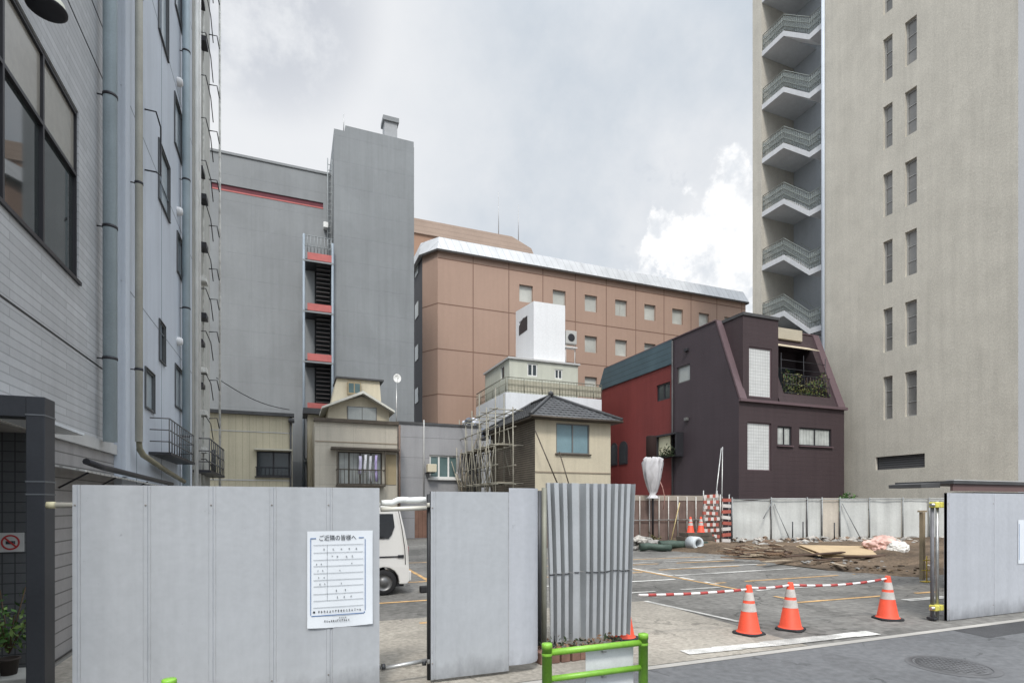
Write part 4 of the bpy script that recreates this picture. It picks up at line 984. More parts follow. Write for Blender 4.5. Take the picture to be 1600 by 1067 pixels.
rf = m.build('roof', TILER, t, merge=False)
m = MB()
for a, c_ in ((V(E[0]),r0),(V(E[1]),r0),(V(E[2]),r1),(V(E[3]),r1),(r0,r1)): m.tube(a+Vector((0,0,.07)),c_+Vector((0,0,.06)),.085,8)
m.ico(r0+Vector((0,-.05,.16)),.17,1,.1); m.build('ridge_tiles', mat('ridge_tile', (.06,.062,.065), .5), rf)
m = MB(); m.box(E[0][0]+.04,E[1][0]-.04,E[0][1]+.04,E[2][1]-.04,ze-.10,ze-.012); m.build('eave', BRKT, t)
m = MB(); m.path([(E[0][0],E[0][1]-.05,ze-.02),(E[1][0],E[1][1]-.05,ze-.05)],.05,8); m.build('gutter', BRKT, t)

# scaffolding in front of the bare side wall
SCF = mat('scaffold_pipe_paint', (.27,.255,.21), .5, .4, .2, 3)
t = thing('scaffold', 'pipe scaffold crowding the bare side wall of the tiled house', 'scaffold', (9.6, 27, 0))
ys = [24.4+1.22*k for k in range(6)]; xs = [8.85, 9.75]
for x in xs:
    for y in ys:
        m = MB(); m.tube((x,y,0),(x+random.uniform(-.04,.04),y,6.6+random.uniform(-.3,.9)),.03,6); m.build('upright', SCF, t)
for x in xs:
    for z in (1.9,2.8,3.7,4.6,5.5,6.3):
        m = MB(); m.tube((x,ys[0]-.3,z),(x,ys[-1]+.4,z+random.uniform(-.05,.05)),.026,6); m.build('ledger', SCF, t)
for y in ys[::1]:
    for z in (2.85,4.65,6.3):
        m = MB(); m.tube((xs[0]-.3,y,z),(xs[1]+.5,y,z),.026,6); m.build('transom', SCF, t)
for k in range(5):
    m = MB(); m.tube((xs[0]-.03,ys[k],1.9),(xs[0]-.03,ys[k+1],5.5),.022,6); m.build('brace', SCF, t)
    m = MB(); m.tube((xs[0]-.06,ys[k+1],1.6),(xs[0]-.06,ys[k],4.6),.022,6); m.build('brace', SCF, t)
for z in (2.88,4.68):
    m = MB(); m.box(xs[0]+.05,xs[1]-.05,ys[0],ys[-1],z,z+.04); m.build('walkway', mat('scaffold_deck', (.20,.18,.14), .8, 0, .3, 2), t)
for (px0,py0,px1,py1) in ((836,672,873,760),(874,706,890,760)):
    a, c_ = onY(px0,py0,23.5), onY(px1,py1,22.6); m = MB(); m.tube(a,c_,.03,6); m.build('stay_pole', BRKT, t)
for k in range(16):
    m = MB(); x = random.choice(xs)+random.uniform(-.15,.15); y = random.uniform(ys[0],ys[-1]-1); z = random.uniform(1.5,4.6)
    m.tube((x,y,z),(x+random.uniform(-.2,.2),y+random.uniform(-.8,1.2),z+random.uniform(.9,2.2)),.02,5); m.build('brace', SCF, t)
# bundle on the scaffold end
rj = random.Random(9); q = onY(741,667,30.9)
m = MB()
for k in range(9): m.ico((q.x+rj.uniform(-.55,.5),q.y+rj.uniform(-.3,.3),q.z+rj.uniform(-.3,.35)),rj.uniform(.25,.45),2,.2,(1,1,.8),0 if rj.random()<.7 else 1,rj)
m.box(q.x-.8,q.x+.8,q.y-.5,q.y+.5,q.z-.72,q.z-.5)
tag(m.build('tarpaulin_bundle', [mat('blue_grey_tarp', (.10,.115,.15), .6, 0, .3, 3), mat('pale_tarp', (.5,.52,.58), .6)]), 'dark and pale bundle heaped on the far end of the scaffold', 'bundle')
# lath rubbish between the grey house and the scaffold
m = MB()
for k in range(46):
    x, y = gx(rj.uniform(716,760),29.6), rj.uniform(29.0,30.1); z = rj.uniform(0,4.2); L = rj.uniform(.5,1.6); a = rj.uniform(-.4,.4)
    m.tube((x,y,z),(x+math.sin(a)*L,y+rj.uniform(-.2,.2),z+L),.025,5,mi=rj.randrange(2))
tag(m.build('timber_heap', [mat('old_timber', (.21,.18,.135), .9, 0, .3, 3), mat('pale_timber', (.33,.30,.24), .9, 0, .3, 3)]), 'tangle of old timber between the grey house and the scaffold', 'timber', kind='stuff')

# wire from the left building to the cream house
m = MB(); a, c_ = onX(335, 588, -.8), onY(452, 640, 29.9); pts = []
a = onY(338,590,26)
for k in range(13): u = k/12; p = a.lerp(c_,u); p.z -= .25*math.sin(math.pi*u); pts.append(p)
m.path(pts,.018,5); tag(m.build('cable', DKF), 'black cable sagging down to the corner of the cream house', 'cable')

# ================================================================ PURPLE HOUSE
PUR = mat('purple_brown_siding', (.056,.039,.042), .6, 0, .07, .6, streak=.12, pat=('h', .23, .05, .7))
PURL = mat('mauve_trim', (.12,.082,.09), .6, 0, .08, .6)
PURS = mat('purple_side_siding', (.060,.046,.053), .6, 0, .07, .6, streak=.10, pat=('h', .23, .05, .75))
REDW = mat('red_brown_wall', (.17,.034,.031), .65, 0, .10, .5, streak=.15, pat=('h', .26, .04, .8))
TEAL = mat('teal_roof_sheet', (.065,.105,.125), .5, .1, .12, .8, pat=('h', .34, .10, .55))
GBL = mat('glass_block', (.56,.57,.56), .3, 0, .06, 3, pat=('grid', .165, .165, .55, .08), spec=.5)
X0, Y0 = 21.1, 22.0; X1 = gx(1319,Y0); YT = 23.7; ZE, ZT = 7.2, 11.65; YB, YB1 = 36.3, 35.0; YR = 27.3
t = thing('purple_house', 'three storey purple brown house with a mansard front and red rear part', 'house', (X0, Y0, 0))
hS1 = [hS(Y0,1168,1205,660,735), hS(Y0,1215,1237,666,696), hS(Y0,1249,1299,669,697)]
hW1 = [hX(X0,1058,1078,571,597)]
b = MB(); b.sheet(FS(Y0),X0,X1,0,ZE,hS1,.12); b.build('front_wall', PUR, t)
b = MB(); b.sheet(FW(X0),Y0,YR,0,ZE); b.sheet(FW(X0),YT,YR,ZE,ZT,hW1,.12); b.face([(X0,Y0,ZE),(X0,YT,ZE),(X0,YT,ZT)]); b.build('side_wall', PURS, t)
hr1 = [hX(X0,1026,1047,599,625)]
b = MB(); b.sheet(FW(X0),YR,YB,0,10.2,hr1,.12); b.face([(X0,YR,10.2),(X0,YB-.5,10.2),(X0,YB1,ZT),(X0,YR,ZT)]); b.build('red_wall', REDW, t)
m = MB(); m.prism(FW(X0),[(YR,10.2),(YB-.45,10.2),(YB1,ZT),(YR,ZT)],.004,.07); m.build('teal_panel', TEAL, t)
b = MB(); b.sheet(FE(X1),Y0,YB,0,ZE); b.face([(X1,Y0,ZE),(X1,YT,ZT),(X1,YB1,ZT),(X1,YB,ZE)]); b.sheet(FN(YB),X0,X1,0,9.6); b.build('far_wall', PUR, t)
m = MB(); m.face([(X0,YT,ZT),(X1,YT,ZT),(X1,YB1,ZT),(X0,YB1,ZT)]); m.face([(X0,YB1,ZT),(X1,YB1,ZT),(X1,YB,9.6),(X0,YB,9.6)]); m.build('roof', DRF, t)
m = MB(); m.fbox(FS(Y0),X0-.02,X1+.10,.003,.16,ZE-.12,ZE+.02); m.build('eave', PURL, t)
# mansard slope with the balcony opening and the dormer
s0 = Vector((0,Y0,ZE)); s1 = Vector((0,YT,ZT))
def sp(x, u): return (x, Y0+(YT-Y0)*u, ZE+(ZT-ZE)*u)
xd0, xd1 = gx(1161,Y0+.12), gx(1216,Y0+.12); xb0, xb1 = gx(1218,Y0+.5), gx(1289,Y0+.5); u0, u1 = .13, .80
b = MB()
b.face([sp(X0,0),sp(xd0,0),sp(xd0,1),sp(X0,1)]); b.build('mansard_front', PUR, t); b = MB()
for (a, e, c_, d) in ((xd1,xb0,0,1),(xb1,X1,0,1),(xb0,xb1,0,u0),(xb0,xb1,u1,1)): b.face([sp(a,c_),sp(e,c_),sp(e,d),sp(a,d)])
b.build('mansard_front', PUR, t)
b = MB(); yb3 = YT+.75
b.face([sp(xb0,u0),sp(xb0,u1),(xb0,yb3,sp(0,u1)[2]),(xb0,yb3,sp(0,u0)[2])]); b.face([sp(xb1,u0),sp(xb1,u1),(xb1,yb3,sp(0,u1)[2]),(xb1,yb3,sp(0,u0)[2])])
b.face([(xb0,yb3,sp(0,u0)[2]),(xb1,yb3,sp(0,u0)[2]),(xb1,yb3,sp(0,u1)[2]),(xb0,yb3,sp(0,u1)[2])]); b.face([sp(xb0,u0),sp(xb1,u0),(xb1,yb3,sp(0,u0)[2]),(xb0,yb3,sp(0,u0)[2])]); b.face([sp(xb0,u1),sp(xb1,u1),(xb1,yb3,sp(0,u1)[2]),(xb0,yb3,sp(0,u1)[2])])
b.build('balcony_recess', mat('dark_recess', (.045,.035,.04), .8), t)
m = MB(); zb0 = sp(0,u0)[2]; yb0 = sp(0,u0)[1]
m.box(xb0+.05,xb1-.05,yb3-.06,yb3-.005,zb0+.05,zb0+2.1); w = m.build('balcony_door', DKF, t); m = MB(); m.box(xb0+.2,xb1-.2,yb3-.075,yb3-.062,zb0+.15,zb0+2.0); m.build('pane', GLS, w)
m = MB()
for z in (.05,.5,1.02): m.tube((xb0+.02,yb0-.03,zb0+z),(xb1-.02,yb0-.03,zb0+z),.02,6)
for k in range(17): x = xb0+.03+(xb1-xb0-.06)*k/16; m.tube((x,yb0-.03,zb0),(x,yb0-.03,zb0+1.0),.011,5)
for z in (1.4,1.85): m.tube((xb0+.02,yb0+.25,zb0+z),(xb1-.02,yb0+.25,zb0+z),.018,6)
for x in (xb0+.05,(xb0+xb1)/2,xb1-.05): m.tube((x,yb0+.22,zb0),(x,yb0+.22,zb0+2.2),.018,6)
m.build('balcony_rail', DKF, t)
m = MB(); za = sp(0,u1)[2]; ya5 = sp(0,u1)[1]
m.hexa([(xb0-.05,ya5-.75,za-.35),(xb1-.3,ya5-.75,za-.35),(xb1-.2,ya5+.05,za+.02),(xb0-.05,ya5+.05,za+.02),(xb0-.05,ya5-.75,za-.31),(xb1-.3,ya5-.75,za-.31),(xb1-.2,ya5+.05,za+.06),(xb0-.05,ya5+.05,za+.06)])
m.build('balcony_awning', mat('cream_awning', (.50,.43,.32), .7, 0, .15, 3), t)
m = MB(); m.box(xb0+.05,xb1-.75,ya5-.02,ya5+.4,za+.35,za+.95); m.build('roof_box', mat('cream_box', (.42,.38,.30), .7), t)
# plants on the balcony: one climbing mass
rp = random.Random(4); pts = []
for k in range(900):
    u = rp.random(); x = xb0+.1+(xb1-xb0-.2)*u; hgt = .9+.35*math.sin(u*9)+.2*math.sin(u*23)
    pts.append((x, yb0+.12+rp.gauss(0,.10), zb0+.02+abs(rp.random()**1.2)*max(.3,hgt)))
m = MB(); leaves(m, pts, .055, rp, 3); m2 = MB()
for k in range(14): x = xb0+.15+(xb1-xb0-.3)*k/13; m2.path([(x,yb0+.12,zb0),(x+rp.uniform(-.1,.1),yb0+.1,zb0+.5),(x+rp.uniform(-.2,.2),yb0+.12,zb0+rp.uniform(.8,1.2))],.008,5)
bp_ = thing('balcony_plants', 'yellow green climbing plants filling the balcony of the purple house', 'plant', ((xb0+xb1)/2,yb0+.12,zb0)); m.build('foliage', [LEAF, mat('leaf_yellow', (.24,.23,.08), .6, 0, .3, 8), mat('leaf_olive', (.13,.14,.05), .6, 0, .3, 8)], bp_); m2.build('stems', STEM, bp_)
# dormer
hd = hS(Y0+.12,1170,1206,543,621); b = MB(); b.sheet(FS(Y0+.12),xd0,xd1,ZE+.02,ZT-.12,[hd],.1); b.sheet(FW(xd0),Y0+.12,YT+.2,ZE+.02,ZT-.12); b.sheet(FE(xd1),Y0+.12,YT+.2,ZE+.02,ZT-.12)
b.build('dormer', PUR, t)
m = MB(); m.box(xd0-.05,xd1+.05,Y0+.05,YT+.3,ZT-.118,ZT+.03); m.build('dormer_roof', DRF, t)
window(t, FS(Y0+.12), hd, PURL, GBL, 0, 0, .06, .1); 
window(t, FS(Y0), hS1[0], PURL, GBL, 0, 0, .05, .12)
for h in hS1[1:]: window(t, FS(Y0), h, DKF, GLC, 1, 0, .07, .12, sill=PURL)
window(t, FW(X0), hW1[0], ALU, GLB, 0, 0, .07, .12); window(t, FW(X0), hr1[0], DKF, GLS, 1, 0, .1, .12)
# sloping trims
for xx, wd_ in ((X0,.45),(X1,-.55)):
    m = MB(); d = Vector((0,-.933,.36)).normalized()*.10
    q = [Vector(sp(xx,0)),Vector(sp(xx+wd_,0)),Vector(sp(xx+wd_*.85,1)),Vector(sp(xx,1))]; m.hexa([p-d*.3 for p in q]+[p+d for p in q]); m.build('slope_trim', PURL, t)
m = MB(); m.box(X0-.05,X1+.02,YT-.05,YT+.12,ZT+.003,ZT+.07); m.box(X0-.05,X0+.05,YT+.13,YB1,ZT+.004,ZT+.06); m.build('coping', PURL, t)
# arched windows, vents, the planter window
for (a, e) in ((955,965),(968,981)):
    y0_, y1_ = sorted((gy(a,X0),gy(e,X0))); zb_, zt_a = zX(968,726,X0), zX(968,690,X0); r = (y1_-y0_)/2; pts = [(y0_,zb_),(y1_,zb_)]+[((y0_+y1_)/2+r*math.cos(q*math.pi/8), zt_a-r*1.0+r*math.sin(q*math.pi/8)) for q in range(9)]
    m = MB(); m.prism(FW(X0),pts,.004,.05); w = m.build('arched_window', DKF, t)
    cx_ = (y0_+y1_)/2; pts2 = [(cx_+(p[0]-cx_)*.72, zb_+.1+(p[1]-zb_)*.86) for p in pts]; m = MB(); m.prism(FW(X0),pts2,.052,.058); m.build('pane', GLS, w)
hb = hX(X0,1035,1068,681,708); m = MB(); F = FW(X0)
m.fbox(F,hb[0],hb[1],.004,.55,hb[3],hb[3]+.10); m.fbox(F,hb[0],hb[0]+.12,.004,.5,hb[2]-.1,hb[3]-.004); m.fbox(F,hb[1]-.12,hb[1],.004,.5,hb[2]-.1,hb[3]-.004); m.fbox(F,hb[0],hb[1],.004,.5,hb[2]-.25,hb[2]-.104); w = m.build('window_box', DKF, t)
m = MB(); m.fbox(F,hb[0]+.75,hb[1]-.124,.3,.36,hb[2]-.09,hb[3]-.01); m.build('cream_panel', mat('cream_panel', (.55,.53,.38), .6), w)
m = MB(); pts = [(X0-.58+rp.gauss(0,.05), rp.uniform(hb[0]+.1,hb[1]-.5), hb[2]-.22+abs(rp.gauss(0,.28))) for k in range(220)]; leaves(m, pts, .07, rp, 1); pl_ = m.build('foliage', mat('leaf_dark', (.03,.045,.02), .7, 0, .3, 8), w)
for (px,py) in ((1074,655),(1074,547),(1265,635)):
    m = MB()
    if px < 1200: v = onX(px,py,X0); m.box(X0-.16,X0-.003,v.y-.13,v.y+.13,v.z-.09,v.z+.09)
    else: v = onY(px,py,Y0); m.box(v.x-.10,v.x+.10,Y0-.14,Y0-.003,v.z-.09,v.z+.09)
    m.build('vent', DKF if py != 655 else ALU, t, bevel=.02)
m = MB(); yv = gy(1052,X0); m.tube((X0-.07,yv,0),(X0-.07,yv,ZT-.1),.05,8); m.build('drainpipe', DRF, t)

# ================================================================ CONCRETE TOWER
TWR = mat('tower_aggregate', (.40,.365,.315), .85, 0, .07, .22, streak=.10, bump=.9, bs=5, fine=.10, vs_dummy=0) if False else mat('tower_aggregate', (.525,.495,.43), .85, 0, .07, .9, streak=.10, bump=1.2, bs=8, fine=.13)
TWF = mat('tower_front_panel', (.34,.345,.355), .7, 0, .06, .4)
SLAB = mat('stair_slab', (.60,.61,.62), .7, 0, .06, 1, streak=.1); SOFF = SLAB
BACKW = mat('stair_back_wall', (.40,.425,.45), .7, 0, .06, .5, streak=.08)
XT = 30.0; yn, yf, yr0, yr1 = gy(1591,XT), gy(1176,XT), gy(1289,XT), gy(1190,XT); ZTOP = 46; XB = gx(1240,yr1)
t = thing('concrete_tower', 'tall beige concrete tower with slit windows and an open stair recess', 'tower', (XT+6, yn+5, 0))
holes = []
for k in range(-1, 10):
    for (p0,p1) in ((1380,1394.5),(1414,1432.5)):
        y0_, y1_ = sorted((gy(p0,XT),gy(p1,XT))); holes.append((y0_,y1_,6.45+3.67*k,6.45+3.67*k+2.33))
holes = [h for h in holes if h[2] > 5]
hsl = hX(XT,1368,1445,711,732)
b = MB(); b.sheet(FW(XT),yn,yr0,0,ZTOP,holes+[hsl],.22); b.sheet(FW(XT),yr1,yf,0,ZTOP); b.sheet(FS(yr1),XT,XB,0,ZTOP); b.sheet(FN(yf),XT,XT+14,0,ZTOP); b.face([(XT,yn,ZTOP),(XT+14,yn,ZTOP),(XT+14,yf,ZTOP),(XT,yf,ZTOP)])
b.build('wall', TWR, t)
b = MB(); b.sheet(FW(XB),yr0,yr1,0,ZTOP); b.sheet(FN(yr0),XT,XB,0,ZTOP); b.build('stair_back_wall', BACKW, t)
b = MB(); b.sheet(FS(yn),XT+.0,XT+14,0,ZTOP); b.build('front_wall', TWF, t)
for h in holes: window(t, FW(XT), h, mat('tower_frame', (.40,.395,.38), .5, .2), mat('tower_pane', (.22,.215,.205), .12, 0, .25, .7, spec=.6), 0, 2, .07, .22)
window(t, FW(XT), hsl, DKF, mat('louvre', (.11,.11,.115), .6, 0, .1, 1, pat=('h', .12, .4, .5)), 0, 0, .03, .22)
m = MB(); m.tube((XT-.10,yr0+.05,0),(XT-.10,yr0+.05,ZTOP),.10,10); m.build('corner_pipe', mat('pale_pipe_blue', (.55,.60,.66), .5, 0, .05, 1), t)
ZL0 = 14.55; yA, yC = gy(1224,XT), gy(1264,XT); xm_ = (XT+XB)/2
RAILM = mat('stair_rail', (.24,.26,.24), .5, .3); MESH = mat('stair_mesh', (.36,.38,.36), .6, 0, .1, 2)
for k in range(-3, 8):
    zl = ZL0+3.67*k; zh_ = zl-1.75
    m = MB(); th = .34
    m.box(XT+.02,XB-.004,yA,yr1-.004,zl-th,zl); land = m.build('stair_landing', SLAB, t)
    m = MB(); m.box(XT+.02,XB-.004,yr0+.004,yC,zh_-th,zh_); half = m.build('half_landing', SLAB, t)
    for (xa1,xb1_,za1,zb1) in ((XT+.02,xm_-.06,zl,zh_),):
        m = MB(); m.hexa([(xa1,yC+.001,zb1-th),(xb1_,yC+.001,zb1-th),(xb1_,yA-.001,za1-th),(xa1,yA-.001,za1-th),(xa1,yC+.001,zb1),(xb1_,yC+.001,zb1),(xb1_,yA-.001,za1),(xa1,yA-.001,za1)]); m.build('stair_flight', SLAB, t)
    m = MB(); x = XT+.05
    P3 = [(x,yr1-.05,zl),(x,yA,zl),(x,yC,zh_),(x,yr0+.05,zh_)]
    for dz in (.35,.7,1.08): m.path([(p[0],p[1],p[2]+dz) for p in P3],.025 if dz > 1 else .016,6)
    for (p, q), nn in zip(zip(P3[:-1],P3[1:]),(9,12,7)):
        p, q = Vector(p), Vector(q)
        for j in range(nn): r = p.lerp(q,j/nn); m.tube(r,r+Vector((0,0,1.08)),.012,4)
    m.path([(x,yr1-.05,zl+1.08),(XB-.2,yr1-.05,zl+1.08)],.02,5)
    m.path([(xm_,yA,zl+1.0),(xm_,yC,zh_+1.0)],.025,5)
    m.build('stair_railing', RAILM, land)
    m = MB(); xs1 = XT+.075
    for p, q in zip(P3[:-1],P3[1:]):
        m.face([(xs1,p[1],p[2]+.08),(xs1,q[1],q[2]+.08),(xs1,q[1],q[2]+1.0),(xs1,p[1],p[2]+1.0)])
    o = m.build('railing_mesh', mat('rail_mesh', (.30,.33,.32), .6, 0, .1, 2, alpha=.45), land); s_ = o.modifiers.new('s','SOLIDIFY'); s_.thickness = .006
t = thing('shrub', 'green shrub showing over the white lot fence by the tower', 'shrub', (27.3, 20.8, 0))
# shrub foliage (parent made above)
rp = random.Random(21); pts = []; q0 = Vector((27.3, 20.8, 0))
for k in range(420):
    a = Vector((rp.gauss(0,.42), rp.gauss(0,.3), 0)); pts.append(q0+a+Vector((0,0,1.5+rp.random()*1.0*math.exp(-a.length**2*1.2))))
m = MB(); leaves(m, pts, .09, rp, 2); m.build('foliage', [mat('shrub_green', (.05,.12,.035), .6, 0, .35, 6), mat('shrub_green_light', (.09,.18,.05), .6, 0, .35, 6)], t)
m = MB()
for k in range(6): m.path([q0, q0+Vector((rp.gauss(0,.1),rp.gauss(0,.1),1)), q0+Vector((rp.gauss(0,.3),rp.gauss(0,.2),2.1))],.025,5,r2=.008)
m.build('stem', STEM, t)

# ================================================================ LOT FENCES
FA, FB = Vector((19.35, 20.95, 0)), Vector((29.2, 17.2, 0))
def onF(px, off=0.0):
    d = ray(px, HY); n = Vector((-(FB-FA).y, (FB-FA).x, 0)).normalized(); A = FA-n*off
    k = n.dot(A)/(n.x*d[0]+n.y*d[1]); return Vector((d[0]*k, d[1]*k, 0))
def zF(px, py): p = onF(px); d = ray(px, py); return HC + d[2]*p.x/d[0]
OFR = mat('fence_board_brown', (.165,.115,.098), .85, 0, .2, 2, streak=.2, bump=.4, bs=30)
OFT = mat('fence_top_beige', (.33,.29,.245), .8, 0, .12, 2)
t = thing('board_fence', 'brown board fence with pale posts at the back of the lot below the red wall', 'fence', (16, 21.2, 0))
fx0, fx1, fy = 9.5, 19.25, 21.15
m = MB(); x = fx0; rf_ = random.Random(3)
while x < fx1: m.box(x, x+.232, fy+rf_.uniform(0,.012), fy+.03, .04, 2.03); x += .24
m.build('boards', OFR, t)
m = MB(); m.box(fx0, fx1, fy-.012, fy+.03, 2.034, 2.27); m.build('top_board', OFT, t)
for k in range(19):
    x = fx0+.35+.52*k
    if x < fx1:
        m = MB(); m.tube((x,fy-.05,0),(x,fy-.05,2.22),.026,6); m.build('post', mat('fence_post_pale', (.5,.48,.45), .5, .2, .1, 4), t)
m = MB(); m.tube((fx0,fy-.085,1.15),(fx1,fy-.085,1.15),.022,6); m.build('rail', GALV, t)

WSH = mat('fence_white_sheet', (.52,.53,.51), .7, 0, .12, .7, streak=.18, bump=1.2, bs=7)
WSH2 = mat('fence_stained_sheet', (.52,.47,.40), .7, 0, .15, .7, streak=.2, bump=1.2, bs=7)
t = thing('sheet_fence', 'white sheet clad lot fence with grey posts in front of the purple house and tower', 'fence', tuple(FA))
dF = (FB-FA).normalized(); nF = Vector((dF.y, -dF.x, 0))
posts = [1143, 1204, 1260, 1283, 1311, 1357, 1409, 1450, 1500]
from mathutils import noise as mn
for i in range(len(posts)-1):
    A, B = onF(posts[i]), onF(posts[i+1]); m = MB(); ni, nj = 9, 8; h = 2.14+.02*(i % 2)
    amp = (.07,.03,.02,.03,.025,.04,.05,.03)[i]
    def P(u, v):
        sag = -.10*math.sin(math.pi*u)*max(0,v-.7)/.3 if i == 0 else 0
        return A.lerp(B,.015+u*.97)+Vector((0,0,.06+h*v-.06*v+sag)) + nF*(amp*mn.noise(Vector((u*2.3+i*5,v*2.6,.3))) + amp*.5*mn.noise(Vector((u*6+v*3,v*4+i*3,.9))))
    for a in range(ni):
        for b in range(nj): m.face([P(a/ni,b/nj),P((a+1)/ni,b/nj),P((a+1)/ni,(b+1)/nj),P(a/ni,(b+1)/nj)],0,True)
    o = m.build('sheet', WSH2 if i in (3,) else WSH, t)
for px in posts:
    p = onF(px)+nF*.08; m = MB(); m.tube(p, p+Vector((0,0,2.2)), .032, 6); m.build('post', mat('fence_post_grey', (.24,.25,.25), .5, .4, .2, 4), t)
m = MB(); m.tube(onF(1143)+nF*.09+Vector((0,0,2.1)), onF(1500)+nF*.09+Vector((0,0,2.1)), .022, 6); m.build('rail', MATS['fence_post_grey'], t)
for (p0, z0_, p1, z1_) in ((1208,1.9,1228,.1),(1314,1.9,1338,.1),(1205,2.0,1186,1.2)):
    m = MB(); m.tube(onF(p0)+nF*.10+Vector((0,0,z0_)), onF(p1)+nF*.45+Vector((0,0,z1_)), .022, 6); m.build('brace', MATS['fence_post_grey'], t)
for px, zt0_ in ((1230,1.05),(1246,1.05),(1294,1.0)):
    p = onF(px, -.0)+nF*.5; m = MB(); m.tube(p, p+Vector((0,0,zt0_)), .028, 6)
    tag(m.build('steel_stake', DKF), 'thin dark stake standing upright before the white lot fence', 'stake', 'stakes before the white fence')

# poles by the barricades
p = onY(1128, 768, 20.5); 
for (px0, px1, yt, lab) in ((1127,1129,698,'upright thin metal pole rising behind the red and white barricades'),(1110,1127,700,'leaning thin metal pole crossing the upright one behind the barricades')):
    a, c_ = onY(px0, 800, 20.6), onY(px1, yt, 20.6); a.z = 0; m = MB(); m.tube(a, c_, .03, 6, .022); tag(m.build('pole', GALV), lab, 'pole')

# red and white barricade boards stacked upright
BW = mat('barricade_white', (.58,.55,.52), .6, 0, .15, 4); BR = mat('barricade_red', (.36,.10,.075), .6, 0, .15, 4)
rk = random.Random(5)
for (p0, p1, top, yy, nb, lab) in ((1099,1122,766,19.9,9,'wide stack of red and white barricade boards against the lot fence'),(1127,1140,772,20.2,8,'narrow stack of red and white barricade boards right of the wide stack')):
    xA, xB = gx(p0,yy), gx(p1,yy); zt3 = zY((p0+p1)/2, top, yy)
    t = thing('barricade', lab, 'barricade', ((xA+xB)/2, yy, 0), 'red and white barricades')
    for x in (xA+.04, xB-.04):
        m = MB(); m.tube((x,yy+.06,0),(x+rk.uniform(-.08,.08),yy+.06,zt3),.025,6); m.build('leg', GALV, t)
    for k in range(nb):
        z = .12+(zt3-.2)*k/nb; hgt = (zt3-.2)/nb*.92; dx = rk.uniform(-.05,.05); tl = rk.uniform(-.07,.07); ddy = rk.uniform(-.05,.03)
        m = MB(); nn = 5; w_ = (xB-xA)
        for j in range(nn):
            a, e = j/nn, (j+1)/nn; mi = (j+k) % 2 if w_ > .5 else k % 2
            zz = lambda u: z + tl*(u-.5)
            m.hexa([(xA+dx+w_*a,yy-.05+ddy,zz(a)),(xA+dx+w_*e,yy-.05+ddy,zz(e)),(xA+dx+w_*e,yy+.02+ddy,zz(e)),(xA+dx+w_*a,yy+.02+ddy,zz(a)),(xA+dx+w_*a,yy-.05+ddy,zz(a)+hgt*.62),(xA+dx+w_*e,yy-.05+ddy,zz(e)+hgt*.62),(xA+dx+w_*e,yy+.02+ddy,zz(e)+hgt*.62),(xA+dx+w_*a,yy+.02+ddy,zz(a)+hgt*.62)], mi)
        m.build('board', [BW, BR], t)

# plastic wrapped lamp on a post
yy = 20.7; xx = gx(1020,yy)
t = thing('wrapped_lamp', 'post lamp wrapped in a white plastic bag before the red wall', 'lamp', (xx, yy, 0))
m = MB(); m.tube((xx,yy,0),(xx,yy,3.9),.045,8); m.build('post', DKF, t)
za, zb = zY(1018,716,yy), zY(1018,681,yy); m = MB(); m.lathe([(0,za-.15),(.19,za-.15),(.23,za),(.23,zb-.03),(.19,zb),(0,zb+.02)],14,(xx-.08,yy,0)); m.build('lamp_housing', mat('brown_housing', (.022,.013,.012), .8, spec=.1), t)
z0, z1 = zY(1020,778,yy), zY(1020,714,yy); m = MB(); n_, r_ = 36, 14; rw = random.Random(3)
cr = lambda a, j, s: mn.noise(Vector((math.cos(a)*2.4+s*7, math.sin(a)*2.4, j*1.1+s)))*.22
prof = [(.27,0),(.20,.05),(.13,.09),(.20,.16),(.27,.3),(.36,.5),(.42,.7),(.44,.86),(.40,.96),(.28,1.0)]
for j in range(len(prof)-1):
    for k in range(n_):
        def P(j, k): r, u = prof[j]; a = 6.2832*k/n_; rr = r*(1+.06*math.sin(a*5+j*.5)+.09*math.sin(a*9-j*.7)+.05*math.sin(a*14+j)); return (xx+rr*math.cos(a)+cr(a,j,1)*r*1.6, yy+rr*.8*math.sin(a)+cr(a,j,2)*r*1.4, z0+(z1-z0)*u+cr(a,j,3)*.10)
        m.face([P(j,k),P(j,(k+1)%n_),P(j+1,(k+1)%n_),P(j+1,k)],0,True)
m.build('plastic_bag', mat('plastic_bag_white', (.50,.49,.50), .5, 0, .08, 3), t)
m = MB(); a = Vector((xx+.3,yy,z0+.9)); m.path([a,a+Vector((.2,-.02,-.4)),a+Vector((.35,0,-.9)),a+Vector((.3,.05,-1.4))],.02,5); m.build('tail', mat('pink_strap', (.5,.28,.24), .7), t)

